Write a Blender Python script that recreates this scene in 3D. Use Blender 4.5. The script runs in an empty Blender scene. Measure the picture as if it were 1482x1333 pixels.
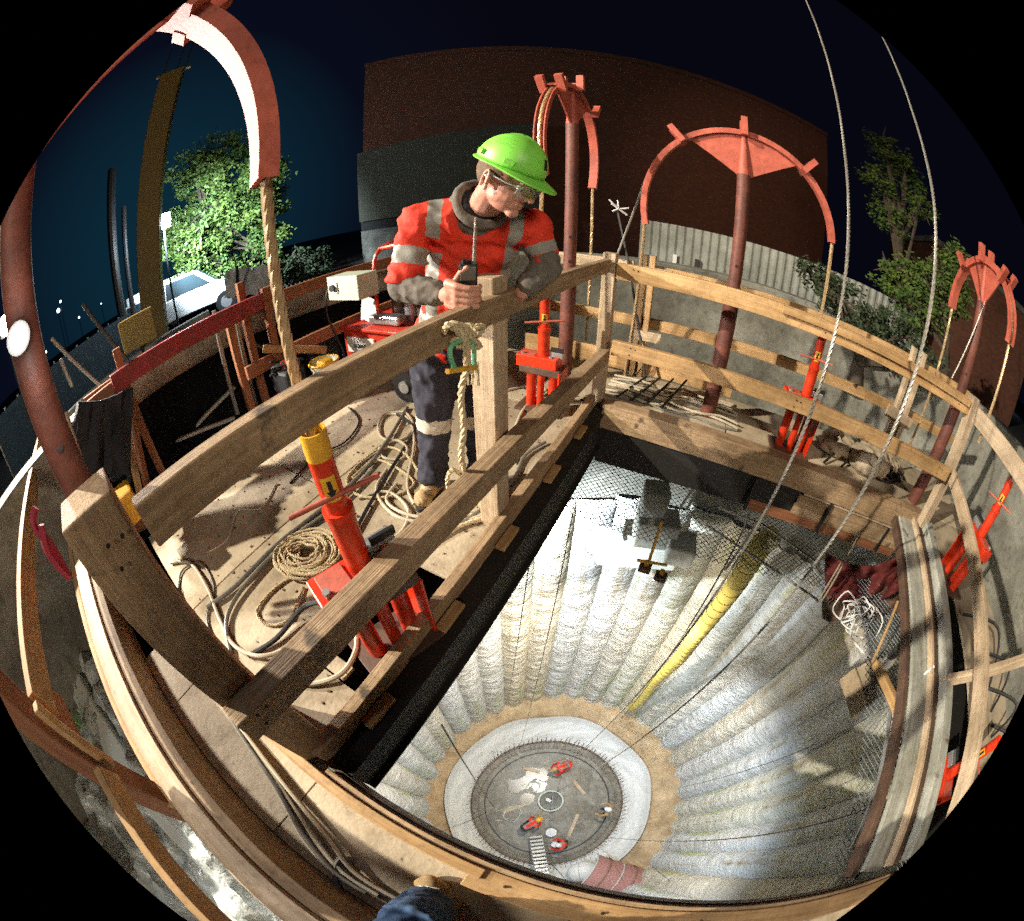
import bpy, bmesh, math, random
from mathutils import Vector, Matrix, noise
random.seed(7)
sc = bpy.context.scene
COL = sc.collection
TMP = bpy.data.scenes.new('workbench')      # lumps are joined in here, away from the big scene, and the scene is removed at the end
PI = math.pi
V3 = Vector
# ------------------------------------------------------------------ lens of the photograph (circular fisheye) and points in the place
CX, CY, RR, PITCH, H = 741.5, 667.0, 815.0, math.radians(36.2), 1.4
EYE = V3((0, 0, H))
def ray(x, y):
    dx, dy = x-CX, y-CY; r = math.hypot(dx, dy) or 1e-9
    th = 2*math.asin(min(1, r/RR*math.sin(PI/4)))
    X, Y, f = math.sin(th)*dx/r, -math.sin(th)*dy/r, math.cos(th)
    return V3((X, f*math.cos(PITCH)+Y*math.sin(PITCH), -f*math.sin(PITCH)+Y*math.cos(PITCH)))
def at(x, y, z=0.0):
    d = ray(x, y); return EYE+d*((z-H)/d.z)
def dd(x, y, D):
    d = ray(x, y); return EYE+d*(D/math.hypot(d.x, d.y))
AZ = math.radians(-27)
UU = V3((math.cos(AZ), math.sin(AZ), 0)); VV = V3((-math.sin(AZ), math.cos(AZ), 0)); ZZ = V3((0, 0, 1))
def W(u, v, z=0.0): return UU*u+VV*v+ZZ*z
def onu(x, y, u):
    d = ray(x, y); return EYE+d*(u/d.dot(UU))
def onv(x, y, v):
    d = ray(x, y); return EYE+d*(v/d.dot(VV))
# ------------------------------------------------------------------ materials
def mat(name, col, rough=.7, col2=None, scale=8, stretch=(1,1,1), bump=.0, bscale=60, metal=0, spots=None, rnd=0, detail=6, emit=0, trans=0, alpha=1, spec=.5, contrast=(.35,.65), bdist=.004, grime=0, gs=4):
    m = bpy.data.materials.new(name); m.use_nodes = True
    nt = m.node_tree; n = nt.nodes; L = nt.links
    b = n['Principled BSDF']; b.inputs['Roughness'].default_value = rough; b.inputs['Metallic'].default_value = metal
    b.inputs['Specular IOR Level'].default_value = spec
    b.inputs['Base Color'].default_value = (*col, 1)
    tc = n.new('ShaderNodeTexCoord'); mp = n.new('ShaderNodeMapping'); mp.inputs['Scale'].default_value = stretch
    oi = n.new('ShaderNodeObjectInfo')
    if rnd:
        av = n.new('ShaderNodeVectorMath'); av.operation = 'SCALE'; av.inputs[0].default_value = (37, 11, 5)
        L.new(oi.outputs['Random'], av.inputs['Scale']); ad = n.new('ShaderNodeVectorMath'); ad.operation = 'ADD'
        L.new(tc.outputs['Object'], ad.inputs[0]); L.new(av.outputs[0], ad.inputs[1]); L.new(ad.outputs[0], mp.inputs[0])
    else: L.new(tc.outputs['Object'], mp.inputs[0])
    out = None
    if col2:
        nz = n.new('ShaderNodeTexNoise'); nz.inputs['Scale'].default_value = scale; nz.inputs['Detail'].default_value = detail; nz.inputs['Roughness'].default_value = .62
        L.new(mp.outputs[0], nz.inputs['Vector'])
        cr = n.new('ShaderNodeValToRGB'); cr.color_ramp.elements[0].position, cr.color_ramp.elements[1].position = contrast
        cr.color_ramp.elements[0].color = (*col, 1); cr.color_ramp.elements[1].color = (*col2, 1)
        L.new(nz.outputs['Fac'], cr.inputs[0]); out = cr.outputs[0]
    if spots:
        scol, ssc, thr = spots
        n2 = n.new('ShaderNodeTexNoise'); n2.inputs['Scale'].default_value = ssc; n2.inputs['Detail'].default_value = 5; n2.inputs['Roughness'].default_value=.7
        L.new(tc.outputs['Object'], n2.inputs['Vector'])
        r2 = n.new('ShaderNodeValToRGB'); r2.color_ramp.elements[0].position = thr; r2.color_ramp.elements[1].position = thr+.08
        L.new(n2.outputs['Fac'], r2.inputs[0]); mx = n.new('ShaderNodeMix'); mx.data_type = 'RGBA'
        L.new(r2.outputs[0], mx.inputs[0])
        if out: L.new(out, mx.inputs[6])
        else: mx.inputs[6].default_value = (*col, 1)
        mx.inputs[7].default_value = (*scol, 1); out = mx.outputs[2]
    if grime and out:
        for sc_, lo, hi, dk in ((gs, .36, .62, .35), (gs*9, .34, .50, .55)):
            ng = n.new('ShaderNodeTexNoise'); ng.inputs['Scale'].default_value = sc_; ng.inputs['Detail'].default_value = 7; ng.inputs['Roughness'].default_value = .65
            L.new(tc.outputs['Object'], ng.inputs['Vector']); rg_ = n.new('ShaderNodeValToRGB'); rg_.color_ramp.elements[0].position = lo; rg_.color_ramp.elements[0].color = (dk, dk*.92, dk*.84, 1); rg_.color_ramp.elements[1].position = hi; rg_.color_ramp.elements[1].color = (1,1,1,1)
            L.new(ng.outputs['Fac'], rg_.inputs[0]); mg = n.new('ShaderNodeMix'); mg.data_type = 'RGBA'; mg.blend_type = 'MULTIPLY'; mg.inputs[0].default_value = grime
            L.new(out, mg.inputs[6]); L.new(rg_.outputs[0], mg.inputs[7]); out = mg.outputs[2]
    if rnd and out:
        mr = n.new('ShaderNodeMapRange'); mr.inputs['To Min'].default_value = 1-rnd; mr.inputs['To Max'].default_value = 1+rnd*.5
        L.new(oi.outputs['Random'], mr.inputs[0]); hs = n.new('ShaderNodeHueSaturation'); L.new(mr.outputs[0], hs.inputs['Value']); L.new(out, hs.inputs['Color']); out = hs.outputs[0]
    if out: L.new(out, b.inputs['Base Color'])
    if bump:
        nb = n.new('ShaderNodeTexNoise'); nb.inputs['Scale'].default_value = bscale; nb.inputs['Detail'].default_value = 5
        L.new(mp.outputs[0], nb.inputs['Vector']); bp = n.new('ShaderNodeBump'); bp.inputs['Strength'].default_value = bump; bp.inputs['Distance'].default_value = bdist
        L.new(nb.outputs['Fac'], bp.inputs['Height']); L.new(bp.outputs[0], b.inputs['Normal'])
    if emit: b.inputs['Emission Color'].default_value = (*col, 1); b.inputs['Emission Strength'].default_value = emit
    if trans: b.inputs['Transmission Weight'].default_value = trans
    if alpha < 1: b.inputs['Alpha'].default_value = alpha
    return m
G = (.35, 5, 5)      # grain runs along local X of a board
M = dict(
 wood=mat('weathered timber', (.50,.345,.20), .75, (.31,.205,.115), 9, (.25,7,7), .8, 30, rnd=.2, grime=.6, gs=5, spots=((.10,.07,.045), 5, .62)),
 pine=mat('fresh pine', (.62,.40,.19), .7, (.46,.27,.11), 7, (.25,6,6), .6, 30, rnd=.18, grime=.5, gs=4, spots=((.28,.14,.06), 9, .70)),
 pale=mat('pale planed pine', (.66,.52,.36), .7, (.50,.37,.24), 7, (.25,6,6), .6, 30, rnd=.15, grime=.5, gs=4, spots=((.30,.18,.09), 9, .70)),
 brown=mat('brown stained timber', (.33,.13,.055), .7, (.20,.075,.035), 8, (.25,7,7), .5, 30, rnd=.2),
 grey=mat('grey weathered board', (.50,.51,.45), .8, (.32,.33,.28), 6, (.4,6,6), .6, 30, rnd=.15, grime=.5, spots=((.16,.13,.09), 6, .6)),
 redp=mat('dark red painted beam', (.28,.02,.025), .5, (.18,.02,.02), 8, bump=.2),
 ply=mat('plywood deck', (.60,.505,.36), .85, (.44,.36,.25), 1.2, (1,1,1), .8, 45, spots=((.22,.165,.11), 24, .63), rnd=.18, grime=.6, gs=.9, contrast=(.3,.7)),
 orange=mat('orange red paint', (.85,.055,.012), .35, (.62,.035,.01), 5, bump=.25, spots=((.10,.02,.01), 14, .68), grime=.6, gs=7),
 coral=mat('faded coral paint', (.60,.135,.08), .6, (.46,.10,.065), 6, bump=.3, spots=((.22,.06,.035), 9, .66), grime=.6, gs=5),
 rust=mat('rust red pipe', (.22,.065,.042), .6, (.12,.042,.03), 7, bump=.4, grime=.6, spots=((.09,.04,.03), 8, .62)),
 steel=mat('black steel', (.007,.0065,.0065), .75, (.014,.011,.009), 10, bump=.3),
 rsteel=mat('rusty brown steel', (.12,.065,.04), .6, (.06,.035,.025), 9, bump=.4),
 galv=mat('galvanised steel', (.55,.56,.57), .38, (.40,.41,.42), 20, metal=.7),
 wire=mat('wire rope steel', (.42,.40,.35), .45, (.25,.23,.2), 90, metal=.5, bump=.5, bscale=200),
 dwire=mat('dark wire rope', (.05,.05,.05), .5, (.10,.09,.08), 90, metal=.3),
 strand=mat('strand cable', (.60,.43,.24), .4, (.36,.24,.12), 40, metal=.4),
 conc=mat('collar concrete', (.33,.32,.27), .9, (.21,.21,.18), 2.2, bump=.6, bscale=30, grime=.7, gs=1.2, spots=((.16,.155,.13), 26, .69)),
 conc2=mat('pale concrete', (.62,.65,.60), .9, (.50,.53,.49), 2, bump=.3, bscale=40),
 sand=mat('tan shotcrete', (.66,.50,.31), .9, (.50,.35,.20), 1.1, grime=.6, gs=1.5, bump=.9, bscale=14, bdist=.03, spots=((.36,.20,.08), 1.7, .62)),
 sheet=mat('white liner sheet', (.84,.84,.82), .5, (.72,.72,.69), 1.2, bump=.5, bscale=6, bdist=.05),
 slab=mat('wet slab concrete', (.36,.34,.28), .45, (.20,.19,.16), 1.3, bump=.3, bscale=20, spots=((.55,.53,.46), 1.5, .60), grime=.8, gs=1.2),
 rebar=mat('reinforcement', (.25,.12,.06), .7, (.18,.15,.12), 20),
 dark=mat('black rubber', (.015,.015,.017), .5), hose=mat('grey hose', (.13,.125,.11), .5, (.2,.19,.16), 14),
 rope=mat('manila rope', (.66,.55,.36), .85, (.48,.38,.22), 60, bump=.6, bscale=160), pvc=mat('pale hose', (.55,.48,.36), .5, (.42,.36,.26), 12),
 duct=mat('yellow ventilation duct', (.88,.68,.12), .5, (.78,.62,.18), 6, bump=.3, bscale=20), ductrib=mat('duct rib', (.15,.12,.03), .6),
 yel=mat('yellow tape', (.80,.45,.03), .5, (.62,.32,.03), 20), black=mat('black ink', (.012,.012,.012), .5), white=mat('white paint', (.80,.80,.78), .5, (.68,.68,.66), 9),
 green=mat('green shackle', (.10,.42,.18), .5, (.2,.5,.3), 20),
 hivis=mat('orange red hi-vis cloth', (.90,.055,.02), .8, (.74,.035,.015), 14, grime=.35, gs=9, bump=.9, bscale=16, bdist=.012), refl=mat('reflective tape', (.34,.335,.30), .45, (.24,.235,.21), 16, bump=.3),
 hood=mat('grey hoodie cloth', (.17,.15,.125), .95, (.115,.10,.085), 30, bump=.8, bscale=22, bdist=.008), hoodin=mat('black hood lining', (.012,.012,.016), .95),
 navy=mat('navy work trousers', (.035,.035,.055), .9, (.02,.02,.032), 20, bump=.8, bscale=14, bdist=.01), strap=mat('pale reflective band', (.62,.58,.48), .5, (.5,.46,.38), 18),
 boot=mat('tan leather boot', (.50,.34,.17), .75, (.30,.20,.10), 18, bump=.5), sole=mat('boot sole', (.03,.025,.02), .8),
 skin=mat('skin', (.62,.33,.24), .5, (.50,.22,.155), 22, bump=.35, bscale=120, bdist=.002, spots=((.50,.17,.12), 9, .62)), hair=mat('short brown hair', (.17,.10,.055), .8, (.10,.06,.03), 60),
 helmet=mat('lime green helmet', (.29,.86,.10), .42, (.25,.76,.09), 3, grime=.25, gs=12), jeans=mat('blue jeans', (.05,.10,.20), .9, (.03,.06,.13), 30, bump=.5, bscale=60), jacket=mat('dark jacket', (.03,.03,.04), .9),
 glass=mat('clear lens', (.85,.9,.9), .05, alpha=.16), eye=mat('eye', (.75,.73,.70), .2),
 bark=mat('bark', (.10,.075,.05), .9, (.05,.04,.03), 20, bump=.5), mast=mat('dirty yellow mast paint', (.30,.19,.04), .6, (.25,.17,.05), 3, bump=.2, spots=((.5,.45,.3), 2.2, .66)),
 corr=mat('pale corrugated metal', (.36,.38,.34), .6, (.28,.30,.27), 3, grime=.5, gs=2), hoard=mat('bluish hoarding', (.05,.08,.10), .5, (.03,.055,.07), 3), lining=mat('painted collar shade', (.004,.004,.005), .95, (.007,.007,.008), 5, bump=.5, spec=.05), shed=mat('grey green cladding', (.09,.09,.065), .8, (.07,.07,.05), 2), asphalt=mat('asphalt', (.05,.05,.05), .9, (.035,.035,.037), 4, bump=.4),  # lining: near-black colour standing in for shade on the collar's left arc
 dirt=mat('muddy ground', (.20,.19,.15), .95, (.10,.10,.08), 3, bump=.8, bscale=20, bdist=.02), plastic=mat('crumpled clear plastic sheeting', (.50,.54,.52), .34, (.40,.44,.43), 5, bump=1, bscale=7, bdist=.06, spec=.9),
 carw=mat('white vehicle paint', (.75,.77,.78), .25), carg=mat('dark window glass', (.03,.05,.06), .08, spec=1), ibc=mat('grey green box paint', (.46,.50,.38), .5, (.40,.44,.34), 6),
 redm=mat('red machine paint', (.62,.045,.02), .45, (.45,.03,.018), 6, bump=.2, spots=((.12,.04,.03), 10, .68)), cloth=mat('black cloth', (.012,.014,.02), .9, (.02,.022,.03), 20, bump=.9, bscale=9, bdist=.02),
 mag=mat('dark red webbing', (.30,.02,.05), .7), tarp=mat('red sack', (.10,.012,.012), .8, (.12,.015,.012), 6, bump=.8, bscale=8, bdist=.03),
 net=mat('netting wire', (.20,.23,.25), .6), lampw=mat('lit flood lamp', (1,.93,.80), emit=90), lampb=mat('lit blue white lamp', (.75,.88,1), emit=260), dot=mat('distant lamp', (.6,.85,1), emit=5), dotr=mat('distant red lamp', (1,.1,.1), emit=4),
 paper=mat('paper', (.75,.76,.85), .8), leaf=mat('leaves', (.13,.19,.035), .6, (.05,.11,.025), 1.5), dleaf=mat('dark leaves', (.05,.075,.035), .6, (.03,.045,.02), 3), straw=mat('bamboo pole', (.50,.42,.32), .6, (.35,.28,.2), 12),
)
# shotcrete piles: fine horizontal lamination ridges, streaks of algae and rust
def pile_mat():
    m = mat('laminated pile shotcrete', (.74,.73,.69), .85); nt = m.node_tree; n = nt.nodes; L = nt.links; b = n['Principled BSDF']
    tc = n.new('ShaderNodeTexCoord'); oi = n.new('ShaderNodeObjectInfo')
    sx = n.new('ShaderNodeMapping'); sx.inputs['Scale'].default_value = (1.6, 1.6, .10); L.new(tc.outputs['Object'], sx.inputs[0])
    nz = n.new('ShaderNodeTexNoise'); nz.inputs['Scale'].default_value = 1.5; nz.inputs['Detail'].default_value = 5; L.new(sx.outputs[0], nz.inputs['Vector'])
    cr = n.new('ShaderNodeValToRGB'); e = cr.color_ramp.elements; e[0].position = .27; e[0].color = (.40,.30,.16,1); e[1].position = .38; e[1].color = (.72,.70,.66,1)
    x = e.new(.58); x.color = (.76,.76,.75,1); x = e.new(.70); x.color = (.50,.54,.24,1); x = e.new(.75); x.color = (.70,.69,.64,1)
    L.new(nz.outputs['Fac'], cr.inputs[0])
    n3 = n.new('ShaderNodeTexNoise'); n3.inputs['Scale'].default_value = 3.2; n3.inputs['Detail'].default_value = 8; ml = n.new('ShaderNodeMapping'); ml.inputs['Scale'].default_value = (.8, .8, 5.5); L.new(tc.outputs['Object'], ml.inputs[0]); L.new(ml.outputs[0], n3.inputs['Vector'])
    r3 = n.new('ShaderNodeValToRGB'); r3.color_ramp.elements[0].position = .34; r3.color_ramp.elements[0].color = (.62,.60,.55,1); r3.color_ramp.elements[1].position = .50; r3.color_ramp.elements[1].color = (1,1,1,1)
    L.new(n3.outputs['Fac'], r3.inputs[0]); mx = n.new('ShaderNodeMix'); mx.data_type = 'RGBA'; mx.blend_type = 'MULTIPLY'; mx.inputs[0].default_value = .75
    L.new(cr.outputs[0], mx.inputs[6]); L.new(r3.outputs[0], mx.inputs[7]); tr = n.new('ShaderNodeValToRGB'); te = tr.color_ramp.elements; te[0].color = (1,1,1,1); te[1].position = .95; te[1].color = (.98,.88,.70,1)
    for p_, c_ in ((.2, (.90,.95,1,1)), (.35, (1,.98,.92,1)), (.5, (.93,.93,.82,1)), (.65, (1,1,1,1)), (.8, (.88,.85,.78,1))): q_ = te.new(p_); q_.color = c_
    L.new(oi.outputs['Random'], tr.inputs[0]); m3 = n.new('ShaderNodeMix'); m3.data_type = 'RGBA'; m3.blend_type = 'MULTIPLY'; m3.inputs[0].default_value = 1
    L.new(mx.outputs[2], m3.inputs[6]); L.new(tr.outputs[0], m3.inputs[7]); L.new(m3.outputs[2], b.inputs['Base Color'])
    wv = n.new('ShaderNodeTexWave'); wv.wave_type = 'BANDS'; wv.bands_direction = 'Z'; wv.inputs['Scale'].default_value = 5; wv.inputs['Distortion'].default_value = 7; wv.inputs['Detail'].default_value = 4; wv.inputs['Detail Scale'].default_value = 2.5
    L.new(tc.outputs['Object'], wv.inputs['Vector'])
    b1 = n.new('ShaderNodeBump'); b1.inputs['Strength'].default_value = .9; b1.inputs['Distance'].default_value = .015; L.new(wv.outputs['Fac'], b1.inputs['Height'])
    b2 = n.new('ShaderNodeBump'); b2.inputs['Strength'].default_value = .9; b2.inputs['Distance'].default_value = .04
    n4 = n.new('ShaderNodeTexNoise'); n4.inputs['Scale'].default_value = 12; n4.inputs['Detail'].default_value = 8; L.new(tc.outputs['Object'], n4.inputs['Vector'])
    L.new(n4.outputs['Fac'], b2.inputs['Height']); L.new(b1.outputs[0], b2.inputs['Normal']); L.new(b2.outputs[0], b.inputs['Normal'])
    return m
M['pile'] = pile_mat()
def brick_mat():
    m = mat('brick', (.3,.12,.07), .9); nt = m.node_tree; n = nt.nodes; L = nt.links; b = n['Principled BSDF']
    tc = n.new('ShaderNodeTexCoord'); mp = n.new('ShaderNodeMapping'); mp.inputs['Rotation'].default_value = (PI/2, 0, 0); L.new(tc.outputs['Object'], mp.inputs[0])
    br = n.new('ShaderNodeTexBrick'); br.inputs['Scale'].default_value = 3.2; br.inputs['Color1'].default_value = (.25,.085,.04,1); br.inputs['Color2'].default_value = (.15,.05,.03,1); br.inputs['Mortar'].default_value = (.10,.075,.06,1); br.inputs['Mortar Size'].default_value = .025
    L.new(mp.outputs[0], br.inputs['Vector']); L.new(br.outputs['Color'], b.inputs['Base Color']); return m
M['brick'] = brick_mat()
# ------------------------------------------------------------------ mesh builder (points are world points; origin is taken out when linked)
class MB:
    def __init__(s): s.v = []; s.f = []; s.mi = []; s.cm = 0
    def add(s, vs, fs):
        o = len(s.v); s.v += [V3(p) for p in vs]
        for f in fs: s.f.append([i+o for i in f]); s.mi.append(s.cm)
        return s
    def prism(s, base, top):   # two loops with same count
        n = len(base); s.add(list(base)+list(top), [list(range(n))[::-1], list(range(n, 2*n))]+[[i, (i+1) % n, n+(i+1) % n, n+i] for i in range(n)]); return s
    def box(s, c, sz, ax=None):
        c = V3(c); X, Y, Z = ax or (UU, VV, ZZ); a, b, d = sz[0]/2, sz[1]/2, sz[2]/2
        q = [(-1,-1), (1,-1), (1,1), (-1,1)]
        return s.prism([c+X*a*i+Y*b*j-Z*d for i, j in q], [c+X*a*i+Y*b*j+Z*d for i, j in q])
    def bx(s, u0, u1, v0, v1, z0, z1): return s.box(W((u0+u1)/2, (v0+v1)/2, (z0+z1)/2), (abs(u1-u0), abs(v1-v0), abs(z1-z0)))
    def cyl(s, p, q, r0, r1=None, n=20, hollow=0):
        p = V3(p); q = V3(q); r1 = r0 if r1 is None else r1; d = (q-p).normalized(); a = d.orthogonal().normalized(); b = d.cross(a)
        A = [p+(a*math.cos(2*PI*i/n)+b*math.sin(2*PI*i/n))*r0 for i in range(n)]; B = [q+(a*math.cos(2*PI*i/n)+b*math.sin(2*PI*i/n))*r1 for i in range(n)]
        if hollow:
            C = [q+(a*math.cos(2*PI*i/n)+b*math.sin(2*PI*i/n))*r1*hollow for i in range(n)]; D = [x-d*min(.06, (q-p).length*.5) for x in C]
            o = A+B+C+D; F = [list(range(n))[::-1], list(range(3*n, 4*n))]
            for i in range(n):
                j = (i+1) % n; F += [[i, j, n+j, n+i], [n+i, n+j, 2*n+j, 2*n+i], [2*n+i, 2*n+j, 3*n+j, 3*n+i]]
            return s.add(o, F)
        return s.prism(A, B)
    def tube(s, pts, r, n=8, caps=True):
        pts = [V3(p) for p in pts]; m = len(pts); vs = []; prev = None
        for i, p in enumerate(pts):
            t = (pts[min(i+1, m-1)]-pts[max(i-1, 0)]); t = t.normalized() if t.length > 1e-9 else V3((0,0,1))
            a = (prev-t*prev.dot(t)) if prev is not None else t.orthogonal()
            a = a.normalized() if a.length > 1e-6 else t.orthogonal().normalized(); prev = a; b = t.cross(a); rr = r[i] if isinstance(r, (list, tuple)) else r
            vs += [p+(a*math.cos(2*PI*k/n)+b*math.sin(2*PI*k/n))*rr for k in range(n)]
        F = [[i*n+k, i*n+(k+1) % n, (i+1)*n+(k+1) % n, (i+1)*n+k] for i in range(m-1) for k in range(n)]
        if caps: F += [list(range(n))[::-1], list(range((m-1)*n, m*n))]
        return s.add(vs, F)
    def rope(s, pts, r, strands=3, pitch=None, n=5):   # laid rope: strands twisted round the path
        pitch = pitch or r*7; P = resample(pts, r*1.4); L = 0; m = len(P); frames = []; prev = None
        for i, p in enumerate(P):
            t = (P[min(i+1, m-1)]-P[max(i-1, 0)]).normalized()
            a = (prev-t*prev.dot(t)).normalized() if prev is not None and (prev-t*prev.dot(t)).length > 1e-6 else t.orthogonal().normalized(); prev = a
            if i: L += (p-P[i-1]).length
            frames.append((p, a, t.cross(a), L))
        for k in range(strands):
            s.tube([p+(a*math.cos(2*PI*(l/pitch+k/strands))+b*math.sin(2*PI*(l/pitch+k/strands)))*r*.5 for p, a, b, l in frames], r*.58, n)
        return s
    def ball(s, c, rx, ry=None, rz=None, ax=None, n=16, m=10):
        c = V3(c); ry = ry or rx; rz = rz or rx; X, Y, Z = ax or (V3((1,0,0)), V3((0,1,0)), ZZ)
        vs = [c+Z*rz]; 
        for j in range(1, m):
            t = PI*j/m
            vs += [c+X*rx*math.sin(t)*math.cos(2*PI*i/n)+Y*ry*math.sin(t)*math.sin(2*PI*i/n)+Z*rz*math.cos(t) for i in range(n)]
        vs.append(c-Z*rz); F = [[0, 1+i, 1+(i+1) % n] for i in range(n)]
        for j in range(m-2): F += [[1+j*n+i, 1+(j+1)*n+i, 1+(j+1)*n+(i+1) % n, 1+j*n+(i+1) % n] for i in range(n)]
        e = len(vs)-1; F += [[e, 1+(m-2)*n+(i+1) % n, 1+(m-2)*n+i] for i in range(n)]
        return s.add(vs, F)
    def grid(s, nu, nv, fn, wrap=False):
        vs = [fn(i, j) for j in range(nv) for i in range(nu)]; w = nu if wrap else nu-1
        return s.add(vs, [[j*nu+i, j*nu+(i+1) % nu, (j+1)*nu+(i+1) % nu, (j+1)*nu+i] for j in range(nv-1) for i in range(w)])
def resample(pts, step):
    pts = [V3(p) for p in pts]; out = [pts[0]]
    for a, b in zip(pts, pts[1:]):
        k = max(1, int((b-a).length/step)); out += [a.lerp(b, i/k) for i in range(1, k+1)]
    return out
def smooth(pts, k=6, closed=False):
    P = [V3(p) for p in pts]; n = len(P); out = []
    for i in range(n-1 if not closed else n):
        a, b, c, d = (P[(i-1) % n], P[i], P[(i+1) % n], P[(i+2) % n]) if closed else (P[max(i-1, 0)], P[i], P[i+1], P[min(i+2, n-1)])
        for j in range(k):
            t = j/k; out.append(.5*((2*b)+(-a+c)*t+(2*a-5*b+4*c-d)*t*t+(-a+3*b-3*c+d)*t**3))
    out.append(P[-1] if not closed else P[0]); return out
def wl(o):
    return V3(o.location)+(wl(o.parent) if o.parent else V3((0,0,0)))
def link(o, parent=None):      # every parent is only moved, never turned, so a child keeps its world place by subtraction
    COL.objects.link(o)
    if parent is not None: w = V3(o.location); o.parent = parent; o.location = w-wl(parent)
def obj(name, mb, m, parent=None, origin=None, sm=False, bevel=0, auto=False):
    if origin is None:
        xs = [p.x for p in mb.v]; ys = [p.y for p in mb.v]; zs = [p.z for p in mb.v]; origin = V3(((min(xs)+max(xs))/2, (min(ys)+max(ys))/2, min(zs)))
    me = bpy.data.meshes.new(name); me.from_pydata([tuple(p-origin) for p in mb.v], [], mb.f); me.update()
    bm = bmesh.new(); bm.from_mesh(me); bmesh.ops.recalc_face_normals(bm, faces=bm.faces); bm.to_mesh(me); bm.free()
    for x in (m if isinstance(m, (list, tuple)) else [m]): me.materials.append(M[x] if isinstance(x, str) else x)
    if any(mb.mi): me.polygons.foreach_set('material_index', mb.mi)
    if sm: me.polygons.foreach_set('use_smooth', [True]*len(me.polygons)); me.set_sharp_from_angle(angle=math.radians(38))
    o = bpy.data.objects.new(name, me); o.location = origin; link(o, parent)
    if bevel:
        b = o.modifiers.new('bevel', 'BEVEL'); b.width = bevel; b.segments = 2; b.limit_method = 'ANGLE'
    return o
def tag(o, label=None, cat=None, group=None, kind=None):
    for k, x in (('label', label), ('category', cat), ('group', group), ('kind', kind)):
        if x: o[k] = x
    return o
def thing(name, loc, label, cat, group=None):
    o = bpy.data.objects.new(name, None); o.location = V3(loc); o.empty_display_size = .1; COL.objects.link(o); return tag(o, label, cat, group)
def board(name, p, q, w, t, m='wood', parent=None, up=None, bevel=.004):
    # w = height of the section (along up), t = thickness; object X runs along the board so the grain does too
    p = V3(p); q = V3(q); L = (q-p).length; X = (q-p).normalized(); up = V3(up or ((0,0,1) if abs(X.z) < .9 else VV)); Y = up.cross(X).normalized(); Z = X.cross(Y)
    me = bpy.data.meshes.new(name); n = max(1, int(L/.25)); vs = []; fs = []
    jr = random.Random(int(L*1e4)+len(COL.objects))
    for i in range(n+1):
        x = L*i/n; oy = jr.uniform(-1, 1)*.0012; oz = jr.uniform(-1, 1)*.0012
        for a, b in ((-1,-1), (1,-1), (1,1), (-1,1)): vs.append((x, a*t/2+oy, b*w/2+oz))
    for i in range(n): fs += [[i*4+k, i*4+(k+1) % 4, i*4+4+(k+1) % 4, i*4+4+k] for k in range(4)]
    fs += [[3,2,1,0], [n*4, n*4+1, n*4+2, n*4+3]]
    me.from_pydata(vs, [], fs); me.update(); bm = bmesh.new(); bm.from_mesh(me); bmesh.ops.recalc_face_normals(bm, faces=bm.faces); bm.to_mesh(me); bm.free()
    me.materials.append(M[m]); o = bpy.data.objects.new(name, me)
    R = Matrix((X, Y, Z)).transposed(); o.rotation_euler = R.to_euler(); o.location = p; link(o, parent)
    if bevel: b = o.modifiers.new('bevel', 'BEVEL'); b.width = bevel; b.segments = 2; b.limit_method = 'ANGLE'; b.angle_limit = math.radians(50)
    return o
def baked(o):
    with bpy.context.temp_override(scene=TMP, view_layer=TMP.view_layers[0]):
        dg = bpy.context.evaluated_depsgraph_get(); dg.update(); return bpy.data.meshes.new_from_object(o.evaluated_get(dg))
def blob(name, mb, m, parent, vox=.008, it=6, fac=.5, regions=None, origin=None, disp=0, dscale=.1):
    # closed lumps joined into one continuous skin
    me = bpy.data.meshes.new(name); xs = [p.x for p in mb.v]; zs = [p.z for p in mb.v]; ys = [p.y for p in mb.v]
    origin = origin or V3(((min(xs)+max(xs))/2, (min(ys)+max(ys))/2, min(zs)))
    me.from_pydata([tuple(p-origin) for p in mb.v], [], mb.f); bm = bmesh.new(); bm.from_mesh(me); bmesh.ops.recalc_face_normals(bm, faces=bm.faces); bm.to_mesh(me); bm.free()
    o = bpy.data.objects.new(name, me); TMP.collection.objects.link(o)
    r = o.modifiers.new('r', 'REMESH'); r.mode = 'VOXEL'; r.voxel_size = vox
    s = o.modifiers.new('s', 'SMOOTH'); s.factor = fac; s.iterations = it
    me2 = baked(o); bpy.data.objects.remove(o); bpy.data.meshes.remove(me)
    me2.name = name
    if disp:
        nrm = [v.normal.copy() for v in me2.vertices]
        for v, nv in zip(me2.vertices, nrm):
            w = v.co+origin; d = .45-1.7*abs(noise.noise(V3((w.x, w.y, w.z*1.6+w.x*.8))/dscale))+noise.noise(w/dscale*2.6+V3((5,1,2)))*.3
            v.co += nv*d*disp
    me2.materials.clear()
    for x in (m if isinstance(m, (list, tuple)) else [m]): me2.materials.append(M[x])
    if regions:
        for p in me2.polygons: p.material_index = regions(p.center+origin)
    me2.polygons.foreach_set('use_smooth', [True]*len(me2.polygons))
    o = bpy.data.objects.new(name, me2); o.location = origin; link(o, parent); return o
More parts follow.
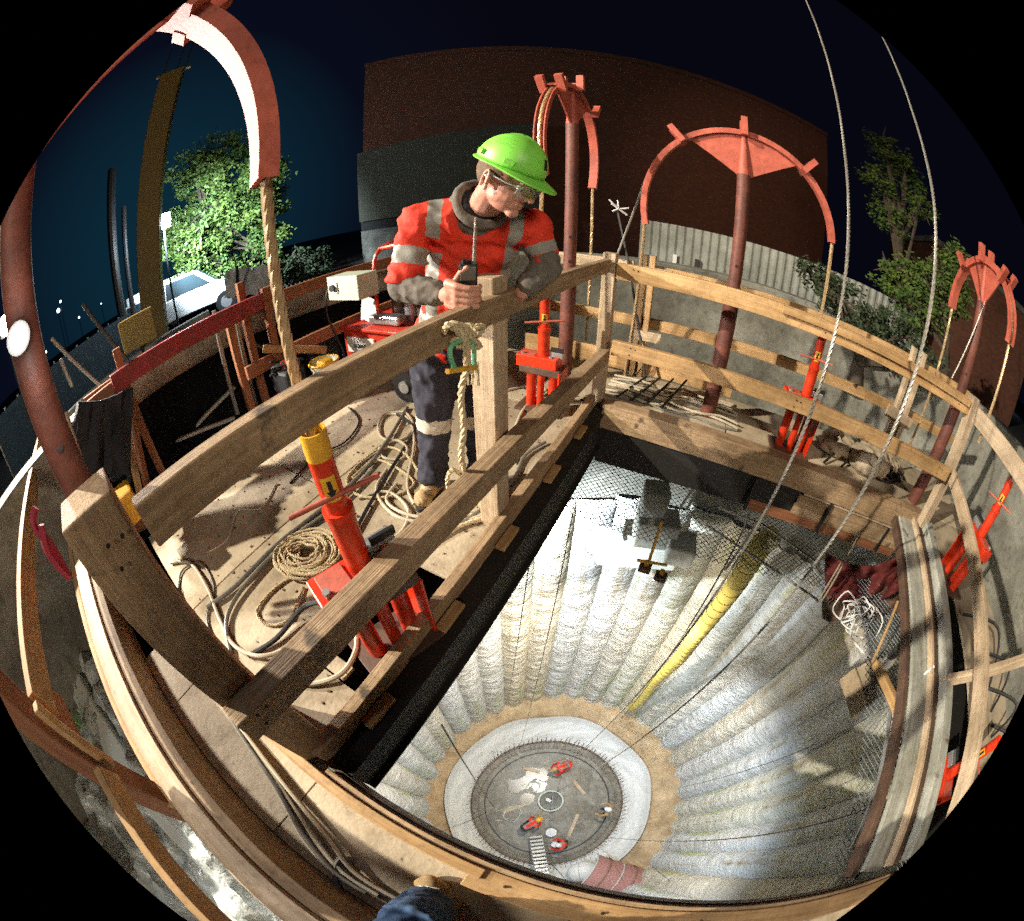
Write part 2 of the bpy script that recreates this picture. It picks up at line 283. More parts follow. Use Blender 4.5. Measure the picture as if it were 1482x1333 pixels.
# ================================================================== THE SETTING
AX = V3((1.65, .75, 0)); RC = 4.95; ZF = -14.5           # shaft axis, collar radius, shaft floor
def ring(R, a, z, c=AX): return V3((c.x+R*math.cos(a), c.y+R*math.sin(a), z))
N = 96
mb = MB(); rs = [5.27, 7, 10, 16, 30, 70, 160]
mb.grid(N, len(rs), lambda i, j: ring(rs[j], 2*PI*i/N, -.25+(noise.noise(ring(rs[j], 2*PI*i/N, 0)/2)*.05 if j < 4 else 0)), wrap=True)
tag(obj('ground', mb, 'asphalt', origin=V3((0,0,-.25)), sm=True), kind='structure')
# sky dome is the world; the dark blue night is set at the end
# shaft: collar wall, piles
t = thing('shaft_collar', ring(0, 0, -3.9), 'round concrete collar wall standing around the whole timber platform', 'concrete wall')
mb = MB(); prof = [(4.95, -3.9), (4.95, .80), (4.97, .82), (5.25, .82), (5.27, .80), (5.27, -3.9)]
mb.grid(160, len(prof), lambda i, j: ring(prof[j][0], 2*PI*i/160, prof[j][1]), wrap=True); obj('wall', mb, 'conc', t, origin=ring(0, 0, -3.9), sm=True)
obj('painted_shade_band', MB().grid(60, 2, lambda i, j: ring(4.935, math.radians(112+i*1.05), -3.8+j*4.35)), 'lining', t, sm=True)  # dark band paints the shade on the collar's left inner face
mb = MB()
for k in range(46):      # starter bars on the collar top at the left
    a = math.radians(139+k*.62); mb.cyl(ring(5.1, a, .80), ring(5.1, a, .90), .008, n=6)
tag(obj('reinforcement_bar', mb, 'galv', t), kind='stuff')
t = thing('pile_wall', ring(0, 0, ZF), 'ring of bulging shotcreted piles lining the lit shaft down to its floor', 'pile wall')
NP = 38
for k in range(NP):
    a0 = 2*PI*(k+.5)/NP; rr = random.Random(k); a0 += rr.uniform(-.012, .012); mb = MB(); rows = 330; cols = 15
    ztop = -3.62+rr.uniform(-.08, .08); bul = rr.uniform(.27, .40); lam = rr.choice((.3, .6, 1, 1.2)); hue = 0
    def f(i, j):
        s = i/(cols-1); a = a0+(s-.5)*2*PI/NP*1.16; z = ztop+(ZF-.1-ztop)*j/(rows-1)
        e = math.sin(PI*s); rm = min(1, .18+j/16.); R = 4.95-bul*(rm*(2-rm))*max(0, e)**.66
        p = ring(R, a, z); w = noise.fractal(V3((p.x*1.3, p.y*1.3, p.z*2.2)), 1, 2, 5)*.060*(.35+.65*e)+noise.noise(V3((k*3.1, z*.8, 0)))*.045*e+noise.noise(V3((p.x*5, p.y*5, p.z*9)))*.018+lam*.013*e**.5*abs(math.sin(z*26+4.5*noise.noise(V3((p.x*1.3, p.y*1.3, z*.8)))+2*noise.noise(V3((p.x*4, p.y*4, z*3)))+1.4*(s-.5)**2*6))*(.5+noise.noise(V3((k*2.2, z*.7, s))))
        if j < 20: w += (20-j)/20*(noise.noise(p*1.9)*.16)
        return ring(R-w, a+noise.noise(V3((k, z*.5, 4)))*.006, z)
    mb.grid(cols, rows, f); obj('pile', mb, 'pile', t, origin=ring(4.9, a0, ZF-.1), sm=True)
obj('earth_backing', MB().grid(90, 2, lambda i, j: ring(5.24, 2*PI*i/90, -3.7-j*11.2), wrap=True), 'dirt', t, origin=ring(0, 0, ZF), sm=True)
# bench, liner, slab
mb = MB(); FC = V3((1.40, .80, 0)); SC = V3((1.38, .78, 0))
def fb(i, j):
    a = 2*PI*i/140; s = j/14; p = ring(5.05*(1-s), a, 0).lerp(ring(5.05, a, 0), 0) ; o = ring(4.95, a, 0); q = V3((SC.x+3.66*math.cos(a), SC.y+3.66*math.sin(a), 0)); w = o.lerp(q, s)
    return V3((w.x, w.y, ZF-.5*s**4+noise.fractal(w*1.1, 1, 2, 4)*.10*(1-s)+(.18*(1-s)**3)))
mb.grid(140, 15, fb, wrap=True); tag(obj('shaft_bench', mb, 'sand', origin=V3((FC.x, FC.y, ZF)), sm=True), kind='structure')
mb = MB()
def fl(i, j):
    a = 2*PI*i/240; s = j/20; R1 = 3.84*(1+.012*math.sin(7*a)+.02*noise.noise(V3((math.cos(a)*2, math.sin(a)*2, 3)))); R0 = 2.98; R = R1+(R0-R1)*s
    return V3((SC.x+R*math.cos(a), SC.y+R*math.sin(a), ZF+.0-.15*min(1,s*6)-.92*s**.9+.09*s*(1-s)*3*noise.fractal(V3((math.cos(a)*5+s*3, math.sin(a)*5-s*2, s*1.5)), 1, 2, 4)+(.03 if j < 2 else 0)))
mb.grid(240, 21, fl, wrap=True); tag(obj('liner_sheet', mb, 'sheet', origin=V3((SC.x, SC.y, ZF-1.1)), sm=True), 'white plastic liner sheet ringing the slab at the bottom of the shaft', 'liner sheet')
ZS = ZF-1.15
mb = MB(); mb.grid(72, 14, lambda i, j: V3((SC.x+(3.08*j/13+.001)*math.cos(2*PI*i/72), SC.y+(3.08*j/13+.001)*math.sin(2*PI*i/72), ZS+.012*noise.noise(V3((i*.4, j, 0))))), wrap=True)
tag(obj('shaft_floor', mb, 'slab', origin=V3((SC.x, SC.y, ZS)), sm=True), kind='structure')
t = thing('rebar_ring', (SC.x, SC.y, ZS), 'ring of upright reinforcement bars around the dark slab on the shaft floor', 'rebar cage')
def cr(R, a, z): return V3((SC.x+R*math.cos(a), SC.y+R*math.sin(a), z))
rr = random.Random(3)
for k in range(96):
    a = 2*PI*k/96; l = rr.uniform(-.03, .03); tb = MB().cyl(cr(2.92, a, ZS), cr(2.96+l, a+rr.uniform(-.02,.02), ZS+.78+rr.uniform(-.12, .2)), .015, n=6); obj('reinforcement_bar', tb, 'rebar', t)
mb = MB()
for R, z, r in [(2.92, .14, .010), (2.90, .42, .010), (2.64, .26, .010)]:
    mb.tube([cr(R+.02*noise.noise(V3((i*.3, R, z))), 2*PI*i/120, ZS+z) for i in range(121)], r, 6)
for k in range(90):
    a = 2*PI*k/90+rr.uniform(-.02,.02); mb.tube([cr(2.62, a, ZS+.02), cr(2.64, a, ZS+.25), cr(2.90, a+rr.uniform(-.03,.03), ZS+.3)], .008, 5)
obj('stirrup_ring', mb, 'rebar', t)
t = thing('slab_kerb', (SC.x, SC.y, ZS), 'thin concrete kerb upstand circling just inside the rebar ring on the floor', 'kerb')
mb = MB(); prof = [(2.45, 0), (2.45, .04), (2.41, .04), (2.41, 0)]; mb.grid(90, 4, lambda i, j: cr(prof[j][0], 2*PI*i/90, ZS+prof[j][1]), wrap=True); obj('kerb', mb, 'dark', t)
cc = at(797, 1160, ZS); t = thing('sump_ring', cc, 'round open sump collar in the middle of the shaft slab with pump inside', 'sump')
mb = MB(); prof = [(.50, 0), (.50, .22), (.44, .22), (.44, 0)]; mb.grid(40, 4, lambda i, j: cc+V3((prof[j][0]*math.cos(2*PI*i/40), prof[j][0]*math.sin(2*PI*i/40), prof[j][1])), wrap=True); obj('ring', mb, 'conc2', t, sm=True)
mb = MB().cyl(cc+V3((0,0,.004)), cc+V3((0,0,.02)), .44, n=30); obj('sump_bottom', mb, 'conc', t)
mb = MB().cyl(cc+V3((-.15,.0,.02)), cc+V3((-.12,.05,.34)), .09, n=14); mb.box(cc+V3((-.1,.05,.2)), (.2,.1,.12)); obj('pump', mb, 'galv', t)
mb = MB().cyl(cc+V3((.02,-.4,.24)), cc+V3((.1,.42,.24)), .02, n=8); obj('cross_bar', mb, 'galv', t)
t = thing('pump_hose', cc, 'loops of grey pump hose lying left of the sump collar', 'hose')
for n_, (x, y, R) in enumerate([(742, 1178, .33), (772, 1140, .26)]):
    c = at(x, y, ZS); rr = random.Random(n_+4)
    pts = [c+V3((R*(1+.2*math.sin(i*.7))*math.cos(i*.35)+rr.uniform(-.03,.03), R*(1+.15*math.cos(i*.5))*math.sin(i*.35)+rr.uniform(-.03,.03), .03+i*.0015)) for i in range(60)]+[c+V3((-R*1.9, R*.3, .03))]
    obj('hose_coil', MB().tube(smooth(pts, 2), .014, 6), 'conc2', t, sm=True)
c = at(722, 1188, ZS); mb = MB(); mb.ball(c+V3((0,0,.06)), .14, .06, .06); obj('hose_nozzle', mb, 'pvc', t, sm=True)
t = thing('mud_patches', (SC.x, SC.y, ZS), 'dark mud patches and puddles spread over the slab floor', 'mud'); t['kind'] = 'stuff'; rr = random.Random(31)
mb = MB()
for k in range(34):
    a = rr.uniform(0, 2*PI); R_ = 2.1*math.sqrt(rr.random()); q = cr(R_, a, ZS+.0145+.0006*k); rad = rr.uniform(.06, .42); mb.add([q+V3((rad*(1+.4*noise.noise(V3((math.cos(b*PI/12)*1.5, math.sin(b*PI/12)*1.5, k))))*math.cos(b*PI/12), rad*(1+.5*noise.noise(V3((math.cos(b*PI/12)*2, math.sin(b*PI/12)*2, k+9))))*math.sin(b*PI/12)*rr.uniform(.98,1.02), 0)) for b in range(24)], [list(range(24))])
obj('mud', mb, mat('wet mud', (.14,.125,.10), .25, (.22,.20,.16), 6), t)['kind'] = 'stuff'
for (x, y, L_, a_, lb) in [(745, 1170, 1.0, .4, 'pale plank lying on the slab at the left'), (838, 1140, .8, 2.1, 'short pale plank lying on the upper right of the slab'), (830, 1195, 1.1, 1.2, 'pale plank lying on the lower right of the slab'), (770, 1115, .7, 2.8, 'short plank lying on the upper left of the slab')]:
    c = at(x, y, ZS+.05); d_ = V3((math.cos(a_), math.sin(a_), 0))*L_/2; tag(board('plank', c-d_, c+d_, .04, .14, 'pale'), lb, 'plank')
# buckets on slab
for (x, y, lb, colm) in [(797, 1205, 'blue grey bucket with white lid on the slab beside the crouching group', 'white'), (802, 1222, 'small white bucket beside the kneeling worker nearest the ladder', 'white')]:
    c = at(x, y, ZS); t = thing('bucket', c, lb, 'bucket'); r = .20 if y < 1210 else .13
    obj('pail', MB().cyl(c, c+V3((0,0,.32)), r*.85, r, n=24, hollow=.93), 'hose', t, sm=True); obj('lid', MB().cyl(c+V3((0,0,.322)), c+V3((0,0,.35)), r*1.03, n=24), colm, t, sm=True)
# ladder stair down to slab
a_ = at(776, 1212, ZS+.5); b_ = at(788, 1276, ZS+1.3); t = thing('ladder', a_, 'aluminium stair ladder leaning onto the slab near the red arched hood', 'ladder')
d = (b_-a_); sd = d.cross(ZZ).normalized()*.24
for s_ in (-1, 1): obj('rail', MB().tube([a_+sd*s_-V3((0,0,.3)), b_+sd*s_+d*.2], .03, 6), 'galv', t)
for k in range(15):
    p = a_+d*(k/14*1.15); obj('rung', MB().box(p, (.46, .10, .03), (sd.normalized(), d.normalized(), sd.cross(d).normalized())), 'galv', t)
# arched hood (mesh tunnel) near the bottom of the picture
t = thing('tunnel_hood', at(890, 1285, ZF), 'red ribbed half round mesh hood over a low opening at the shaft foot', 'tunnel hood')
p0 = at(845, 1262, ZF); p1 = at(950, 1292, ZF+.0); dh = (p1-p0).normalized(); sh = dh.cross(ZZ)
obj('mesh_skin', MB().grid(17, 22, lambda i, j: p0+dh*(j/21*3.2)+sh*.92*math.cos(PI*i/16)+ZZ*(1.15*math.sin(PI*i/16)+.0)), mat('red mesh', (.34,.10,.09), .7, (.48,.30,.27), 30, (1,1,1), .5, 60), t, sm=True)
for k in range(7): obj('rib', MB().tube([p0+dh*(k/6*3.2)+sh*.94*math.cos(PI*i/16)+ZZ*1.18*math.sin(PI*i/16) for i in range(17)], .028, 6), 'rebar' if k % 2 else 'conc2', t, sm=True)
for k in (-.35, .2): obj('prop', MB().cyl(p0+dh*3.1+sh*k, p0+dh*3.1+sh*k+ZZ*.95, .05, n=10), 'conc', t)
obj('nose_mound', MB().ball(p0+ZZ*.0, .60, .5, .45), 'sheet', t, sm=True)
# mound of liner near hood
# yellow ventilation duct down the wall
pt = dd(1092, 800, 6.2); pb = dd(925, 1010, 5.2)
T0 = onv(1098, 795, 4.2); T1 = at(915, 1024, -12.6)
t = thing('ventilation_duct', T1, 'long yellow ribbed ventilation duct hanging down the shaft wall', 'duct')
pts = [T0+V3((.25,.1,.1)), T0]+[T0.lerp(T1, k/10)+V3((.05*math.sin(k*1.7), .04*math.cos(k), 0)) for k in range(1, 11)]
P = resample(smooth(pts, 4), .08); mb = MB(); mb.tube(P, [.175-.035*i/len(P)+.010*math.sin(i*1.9) for i in range(len(P))], 20); obj('fabric_tube', mb, 'duct', t, sm=True)
d = (T1-T0).normalized(); a = d.orthogonal().normalized(); b = d.cross(a); Q_ = resample(P, .014); mb = MB().tube([q+(a*math.cos(2*PI*k/17)+b*math.sin(2*PI*k/17))*(.181-.035*k/len(Q_)) for k, q in enumerate(Q_)], .006, 4)
obj('spiral_rib', mb, 'ductrib', t)
# hanging shaft flood light on a bracket, dark heads seen from above
t = thing('shaft_flood_light', dd(940, 820, 3.7)+V3((0,0,.2)), 'twin flood lights hanging on a yellow bracket in front of the shaft wall', 'flood light')
zb = dd(940, 812, 3.6); up = V3((zb.x, zb.y+.25, -1.9))
obj('bracket_pole', MB().cyl(zb, dd(958, 755, 3.7), .022, n=8), 'yel', t); ln = V3((1, .15, 0)).normalized()
obj('cross_arm', MB().box(dd(945, 815, 3.6), (.52, .03, .03), (V3((.9,.05,-.35)).normalized(), V3((0,1,0)), ZZ)), 'yel', t)
for x, y in ((934, 822), (956, 835)):
    c = dd(x, y, 3.6); h = obj('lamp_head', MB().box(c, (.17, .13, .10)), 'rsteel', t, bevel=.01); obj('glass', MB().box(c-V3((0,0,.055)), (.14, .10, .008)), 'lampw', h)
    obj('yoke', MB().box(c+V3((0,0,.09)), (.06, .05, .09)), 'yel', t)
# concrete corbel block in the collar with bright white ledge
t = thing('corbel_block', W(.0, 4.5, -4.4), 'stepped concrete corbel block fixed on the shaft wall behind the twin lights', 'corbel')
for (x, y, D, sz, m_) in [(950, 765, 5.1, (.75, .5, .55), 'conc'), (945, 735, 5.2, (.42, .4, .9), 'conc'), (925, 800, 5.1, (1.5, .35, .55), 'conc2'), (985, 795, 5.0, (.5, .5, .4), 'conc'), (880, 785, 5.1, (.5, .4, .5), 'conc2')]:
    c = dd(x, y, D); obj('block', MB().box(c, sz, ((V3((c.x,c.y,0))-AX).cross(ZZ).normalized(), (V3((c.x,c.y,0))-AX).normalized(), ZZ)), m_, t, bevel=.03)
# safety netting slung below the platform, tube frames
t = thing('safety_net', W(1, 3, -1.5), 'chain link safety netting slung between the far platform edge and the collar', 'safety net')
mb = MB(); n_ = 0; u0, u1, v0, v1 = -1.9, 3.3, 2.95, 4.9
def clip(u, v, du, dv):
    lo, hi = -9, 9
    for p, dq, a, b in ((u, du, u0, u1), (v, dv, v0, v1)):
        q, r = (a-p)/dq, (b-p)/dq; lo = max(lo, min(q, r)); hi = min(hi, max(q, r))
    return (lo, hi)
for sgn in (1, -1):
    for k in range(-70, 130):
        u = u0+k*.075; lo, hi = clip(u, v0, .7071, .7071*sgn if sgn > 0 else .7071*sgn)
        if hi-lo > .02:
            A = W(u+lo*.7071, v0+lo*.7071*sgn, 0); B = W(u+hi*.7071, v0+hi*.7071*sgn, 0); K = 6; pts = []
            for i in range(K+1):
                p = A.lerp(B, i/K); pts.append(V3((p.x, p.y, -1.52-.06*math.sin(p.x*1.3)*math.sin(p.y*1.1)+sgn*.004)))
            mb.tube(pts, .0042, 3, caps=False)
obj('wire_mesh', mb, 'net', t)
for a, b in (((1098, 755), (1292, 900)), ((1098, 755), (1050, 825)), ((1022, 760), (1185, 870)), ((1005, 705), (985, 735)), ((1012, 706), (994, 738)), ((1040, 735), (1098, 757))):
    obj('frame_tube', MB().tube([at(*a, -1.48), at(*b, -1.48)], .016, 6), 'galv', t)
mb = MB()
for sgn in (1, -1):
    for k in range(70):
        v = -.9+k*.07; mb.tube([W(2.25, v, -.9), W(3.3, v+sgn*1.05, -.9+sgn*.005)], .004, 3, caps=False)
t2 = thing('safety_net', W(2.6, 1, -.9), 'narrow strip of netting hung under the right edge of the platform opening', 'safety net'); obj('wire_mesh', mb, 'net', t2)
obj('frame_tube', MB().tube([at(1290, 1020, -.85), at(1272, 1130, -.85), at(1235, 1225, -.85)], .02, 6), 'galv', t2)

# ================================================================== TIMBER PLATFORM
t = thing('platform_deck', W(-1.6, 1.2, -.5), 'sheeted plywood working platform with the rectangular opening over the shaft', 'platform')
for n_, (a, b, c, d_) in enumerate([(-2.62, -1.72, -.58, .95), (-2.62, -1.72, .96, 2.55), (-1.71, -.98, -.14, 1.18), (-1.71, -.98, 1.19, 2.40), (-2.62, -1.3, -.58, -.585), (-.97, -.92, -.14, .14), (-.97, -.72, .80, 2.64), (-.97, -.80, .15, .22), (-2.6, -.98, 2.42, 3.42), (-.97, .4, 2.66, 3.42), (.41, 1.72, 2.60, 3.42), (1.73, 3.3, 2.60, 3.42), (2.55, 3.3, -.6, 2.59)]):
    if abs(d_-c) > .02: obj('plywood_sheet', MB().bx(a, b, c, d_, -.02, 0), 'ply', t, bevel=.002)
for n_, (a, b) in enumerate([(-2.62, -1.36), (-1.355, -.62), (-.615, .35), (.355, 1.2), (1.205, 2.2)]):
    obj('walkway_sheet', MB().bx(a, b, -.585, -.245 if a > -.7 else -.15, -.02, 0), 'ply', t, bevel=.002)
obj('walkway_sheet', MB().bx(-.97, -.70, -.14, .14, -.02, -.001), 'ply', t)
mb = MB().bx(-2.55, -.66, -.56, 3.35, -.42, -.30); mb.bx(.0, 3.3, 2.85, 3.4, -.42, -.3); mb.bx(2.6, 3.3, -.6, 2.6, -.42, -.3); mb.bx(-.6, 2.2, -.58, -.26, -.42, -.3); obj('steel_understructure', mb, 'steel', t)
# edges of the opening
t = thing('edge_beam', W(-.6, 1.2, -.3), 'black steel beam with a low timber toe board beneath the leaning man', 'edge beam')
obj('steel_beam', MB().bx(-.635, -.555, -.17, 2.62, -.29, -.01), 'steel', t, bevel=.004); mb = MB().bx(-.70, -.53, -.17, 2.62, -.302, -.288); mb.bx(-.70, -.53, -.17, 2.62, -.012, -.002); obj('flange', mb, 'steel', t)
board('toe_board', W(-.655, -.17, .045), W(-.655, 2.60, .045), .10, .05, 'wood', t)
for v in (.05, .55, 1.05, 1.6, 2.1): board('packer_block', W(-.60, v, .012), W(-.60, v+.16, .012), .022, .05, 'pine', t)
t = thing('edge_beam', W(1, 2.6, -.3), 'deep timber and steel edge beam on the far side of the opening', 'edge beam')
board('top_timber', W(-.55, 2.58, -.02), W(2.55, 2.52, -.06), .20, .12, 'wood', t); obj('steel_beam', MB().bx(-.56, 1.18, 2.54, 2.64, -.44, -.13), 'steel', t)
p, q = W(1.15, 2.54, -.16), W(2.42, 2.50, -.17); board('ledger_strip', p, q, .035, .06, 'pale', t)
board('lower_timber', W(1.12, 2.56, -.28), W(2.36, 2.53, -.29), .18, .08, 'wood', t); board('bottom_timber', W(.72, 2.60, -.42), W(2.36, 2.56, -.42), .10, .12, 'brown', t)
for u in (.72, 1.42, 2.12): obj('clamp_bolt', MB().box(W(u, 2.50, -.30), (.022, .03, .30)), 'steel', t); 
t = thing('edge_beam', W(1.9, 1.2, -.2), 'curving stack of rusty steel and grey boards on the right side of the opening', 'edge beam')
def rb(name, ua, ub, z, w, th, m_, t=t, va=2.5, vb=-.12, dz=0): board(name, W(ua, va, z), W(ub, vb, z+dz), w, th, m_, t)
rb('steel_flange', 2.10, 1.58, -.08, .07, .04, 'rsteel'); rb('inner_lining', 2.22, 1.72, -.05, .03, .17, 'grey'); rb('pale_batten', 2.32, 1.82, -.02, .06, .03, 'pale'); rb('rusty_channel', 2.38, 1.88, -.04, .06, .06, 'rsteel'); rb('grey_timber', 2.48, 1.98, -.02, .14, .10, 'grey')
t = thing('edge_beam', W(.6, -.2, -.1), 'long weathered toe timbers on the near side of the opening by the photographer', 'edge beam')
board('outer_timber', W(-1.25, -.245, .02), W(.02, -.225, .02), .09, .045, 'pine', t); board('second_timber', W(-.02, -.25, .025), W(1.9, -.235, .025), .055, .10, 'pine', t)
board('grey_strip', W(-1.0, -.205, .0), W(1.9, -.185, .0), .03, .05, 'grey', t); board('middle_strip', W(-.6, -.196, .035), W(1.8, -.18, .035), .02, .03, 'wood', t)
obj('steel_angle', MB().bx(-.98, 1.75, -.182, -.160, -.12, .012), 'rsteel', t, bevel=.002)
for u in (-.12, .1, .42, .78): obj('nail', MB().cyl(W(u, -.24, .052), W(u, -.24, .062), .006, n=8), 'steel', t)
# kerb beam behind the walkway
t = thing('kerb_beam', W(-.8, -.68, 0), 'thick curved looking kerb timber behind the bundled cables on the walkway', 'kerb beam')
board('kerb_timber', W(-3.2, -.67, .11), W(1.4, -.67, .10), .26, .16, 'wood', t); board('pale_cap', W(-3.2, -.715, .255), W(1.4, -.71, .245), .028, .11, 'pale', t)
# ------------------------------------------------------------------ guard rails
t = thing('guard_rail', W(-.7, 1.2, 0), 'heavy plank guard rail the man leans over beside the opening', 'guard rail')
board('top_rail', W(-.682, -.03, 1.062), W(-.64, 2.66, 1.065), .092, .045, 'wood', t); board('mid_rail', W(-.612, -.20, .56), W(-.600, 2.60, .42), .10, .07, 'wood', t)
board('post', W(-.735, -.15, -.0), W(-.735, -.12, 1.16), .13, .13, 'wood', t, up=VV); board('post', W(-.715, 1.22, 0), W(-.715, 1.22, 1.17), .11, .10, 'pale', t, up=VV); board('post', W(-.64, 2.72, -.06), W(-.64, 2.73, 1.15), .09, .09, 'pale', t, up=VV)
t['label'] = 'heavy plank guard rail the man in the lime helmet leans over'
t = thing('guard_rail', W(1, 2.6, 0), 'orange lit plank guard rail along the far side of the opening', 'guard rail')
board('top_rail', W(-.58, 2.70, 1.03), W(2.36, 2.45, 1.03), .12, .045, 'pine', t); board('mid_rail', W(-.55, 2.62, .49), W(2.33, 2.37, .50), .11, .045, 'pine', t)
board('splice_board', W(.55, 2.565, 1.06), W(2.3, 2.43, 1.06), .05, .03, 'pine', t)
t = thing('guard_rail', W(2.3, 1, 0), 'pale curved looking guard rail down the right side of the opening', 'guard rail')
board('post', W(2.40, 2.42, -.05), W(2.36, 2.46, 1.13), .09, .09, 'pale', t, up=VV); board('top_rail', W(2.35, 2.36, 1.03), W(2.35, .3, 1.03), .13, .045, 'pale', t); board('mid_rail', W(2.42, 2.40, .50), W(2.02, .0, .24), .11, .045, 'pale', t)
board('brace', W(2.15, .95, .0), W(2.95, .62, .85), .07, .045, 'pale', t)
t = thing('guard_rail', W(-1, -.85, 0), 'brown posted outer guard rail behind the photographer above the plastic sheeting', 'guard rail')
board('post', W(-.93, -.88, -.3), W(-1.02, -.90, 1.02), .11, .09, 'brown', t, up=UU); board('top_rail', W(-5.2, -.88, .76), W(-1.08, -.86, .72), .13, .045, 'pine', t); board('mid_rail', W(-3.3, -.83, .17), W(-.90, -.84, .12), .11, .045, 'pine', t)
board('side_rail', W(-.92, -.84, .50), W(.6, -.86, .42), .10, .045, 'pine', t); board('cleat', W(-1.25, -.90, .62), W(-1.02, -.90, .56), .12, .05, 'brown', t); board('orange_strip', W(-.96, -.81, .46), W(-.96, -.79, .82), .03, .04, 'pine', t, up=VV)
# outer rail against the collar (far)
t = thing('guard_rail', W(1, 3.5, 0), 'outer pine guard rail fixed in front of the far collar wall', 'guard rail')
board('top_rail', W(-1.55, 3.48, .98), W(-.60, 3.48, .98), .11, .045, 'pale', t); board('top_rail', W(-.45, 3.46, .97), W(3.2, 3.46, .97), .12, .045, 'pine', t); board('mid_rail', W(-1.7, 3.48, .50), W(3.2, 3.46, .47), .10, .045, 'pine', t)
board('toe_board', W(-1.6, 3.44, .10), W(.45, 3.44, .10), .18, .03, 'pine', t)
for u, m_ in ((-.50, 'pine'), (-.43, 'pine'), (2.18, 'pale'), (2.32, 'pale')): board('post', W(u, 3.40, -.02), W(u, 3.40, 1.12), .07, .05, m_, t, up=VV)
board('cleat', W(-.55, 3.36, .985), W(-.25, 3.36, .985), .07, .03, 'pale', t); board('cleat', W(-.52, 3.36, .40), W(-.28, 3.36, .40), .09, .03, 'pale', t); board('cleat', W(2.05, 3.36, .46), W(2.42, 3.36, .42), .12, .03, 'pale', t)
t = thing('guard_rail', W(-3.2, 1.5, 0), 'brown guard rail with posts on the far left edge behind the compressor', 'guard rail')
board('top_rail', W(-3.2, -.15, .90), W(-3.2, 3.6, .92), .12, .045, 'brown', t); board('mid_rail', W(-3.15, 1.3, .40), W(-3.15, 3.7, .42), .12, .045, 'brown', t); board('end_block', W(-3.12, -.18, .86), W(-3.12, .25, .88), .15, .05, 'brown', t)
for u, v, zt in ((-3.27, 1.47, 1.17), (-3.20, .24, 1.14), (-3.10, 1.62, .95), (-3.27, 1.30, .85)): board('post', W(u, v, -.3), W(u, v, zt), .07, .06, 'brown', t, up=VV)
board('brace', W(-3.1, 1.5, .55), W(-3.0, 2.1, .3), .07, .04, 'pine', t); board('brace', W(-3.15, .22, .70), W(-2.9, .02, .05), .07, .04, 'brown', t); board('brace', W(-3.25, .2, .8), W(-3.3, -.1, -.2), .07, .04, 'pine', t)
board('ledge_board', W(-3.2, -.25, -.12), W(-2.7, .45, -.05), .16, .05, 'brown', t)
t = thing('red_beam', W(-3.0, .8, .9), 'dark red painted beam lying along the left guard rail', 'beam')
board('beam', W(-3.06, .12, .93), W(-3.12, 1.60, .95), .14, .07, 'redp', t); obj('end_plate', MB().box(W(-3.12, 1.66, .96), (.08, .14, .20)), 'brown', t)
def nails(par, pts, n):
    for p in pts:
        for dx, dz in ((-.02, .025), (.02, -.02), (.015, .03)): q = p+n.cross(ZZ)*dx+ZZ*dz; obj('nail', MB().cyl(q, q+n*.004, .0045, n=8), 'steel', par)
gr = [o for o in bpy.data.objects if o.name.startswith('guard_rail')]
nails(gr[0], [W(-.656, 1.22, 1.062), W(-.655, -.10, 1.062), W(-.573, 1.22, .50), W(-.577, -.12, .555), W(-.62, 2.60, 1.065)], UU)
nails(gr[1], [W(-.45, 2.664, 1.03), W(.9, 2.553, 1.03), W(2.2, 2.44, 1.03), W(-.4, 2.583, .49), W(.8, 2.477, .495), W(2.2, 2.352, .50)], -VV)
# scaffold tubes beyond the left edge
t = thing('scaffold_frame', W(-3.8, 1, -.5), 'bare scaffold tubes crossing in the dark gap beyond the left guard rail', 'scaffold')
for a, b, D in (((120, 440), (350, 680), 4.3), ((75, 490), (285, 665), 4.0), ((255, 650), (340, 560), 3.9), ((310, 450), (345, 600), 3.7), ((340, 445), (372, 590), 3.7), ((315, 480), (385, 505), 4.2), ((325, 530), (375, 560), 4.2), ((180, 560), (220, 600), 4.), ((240, 645), (340, 605), 3.8), ((250, 600), (300, 560), 4.1), ((88, 520), (105, 560), 4.)):
    obj('scaffold_tube', MB().tube([dd(*a, D), dd(*b, D)], .022, 8), 'wire' if D < 4.15 else 'dwire', t, sm=True)
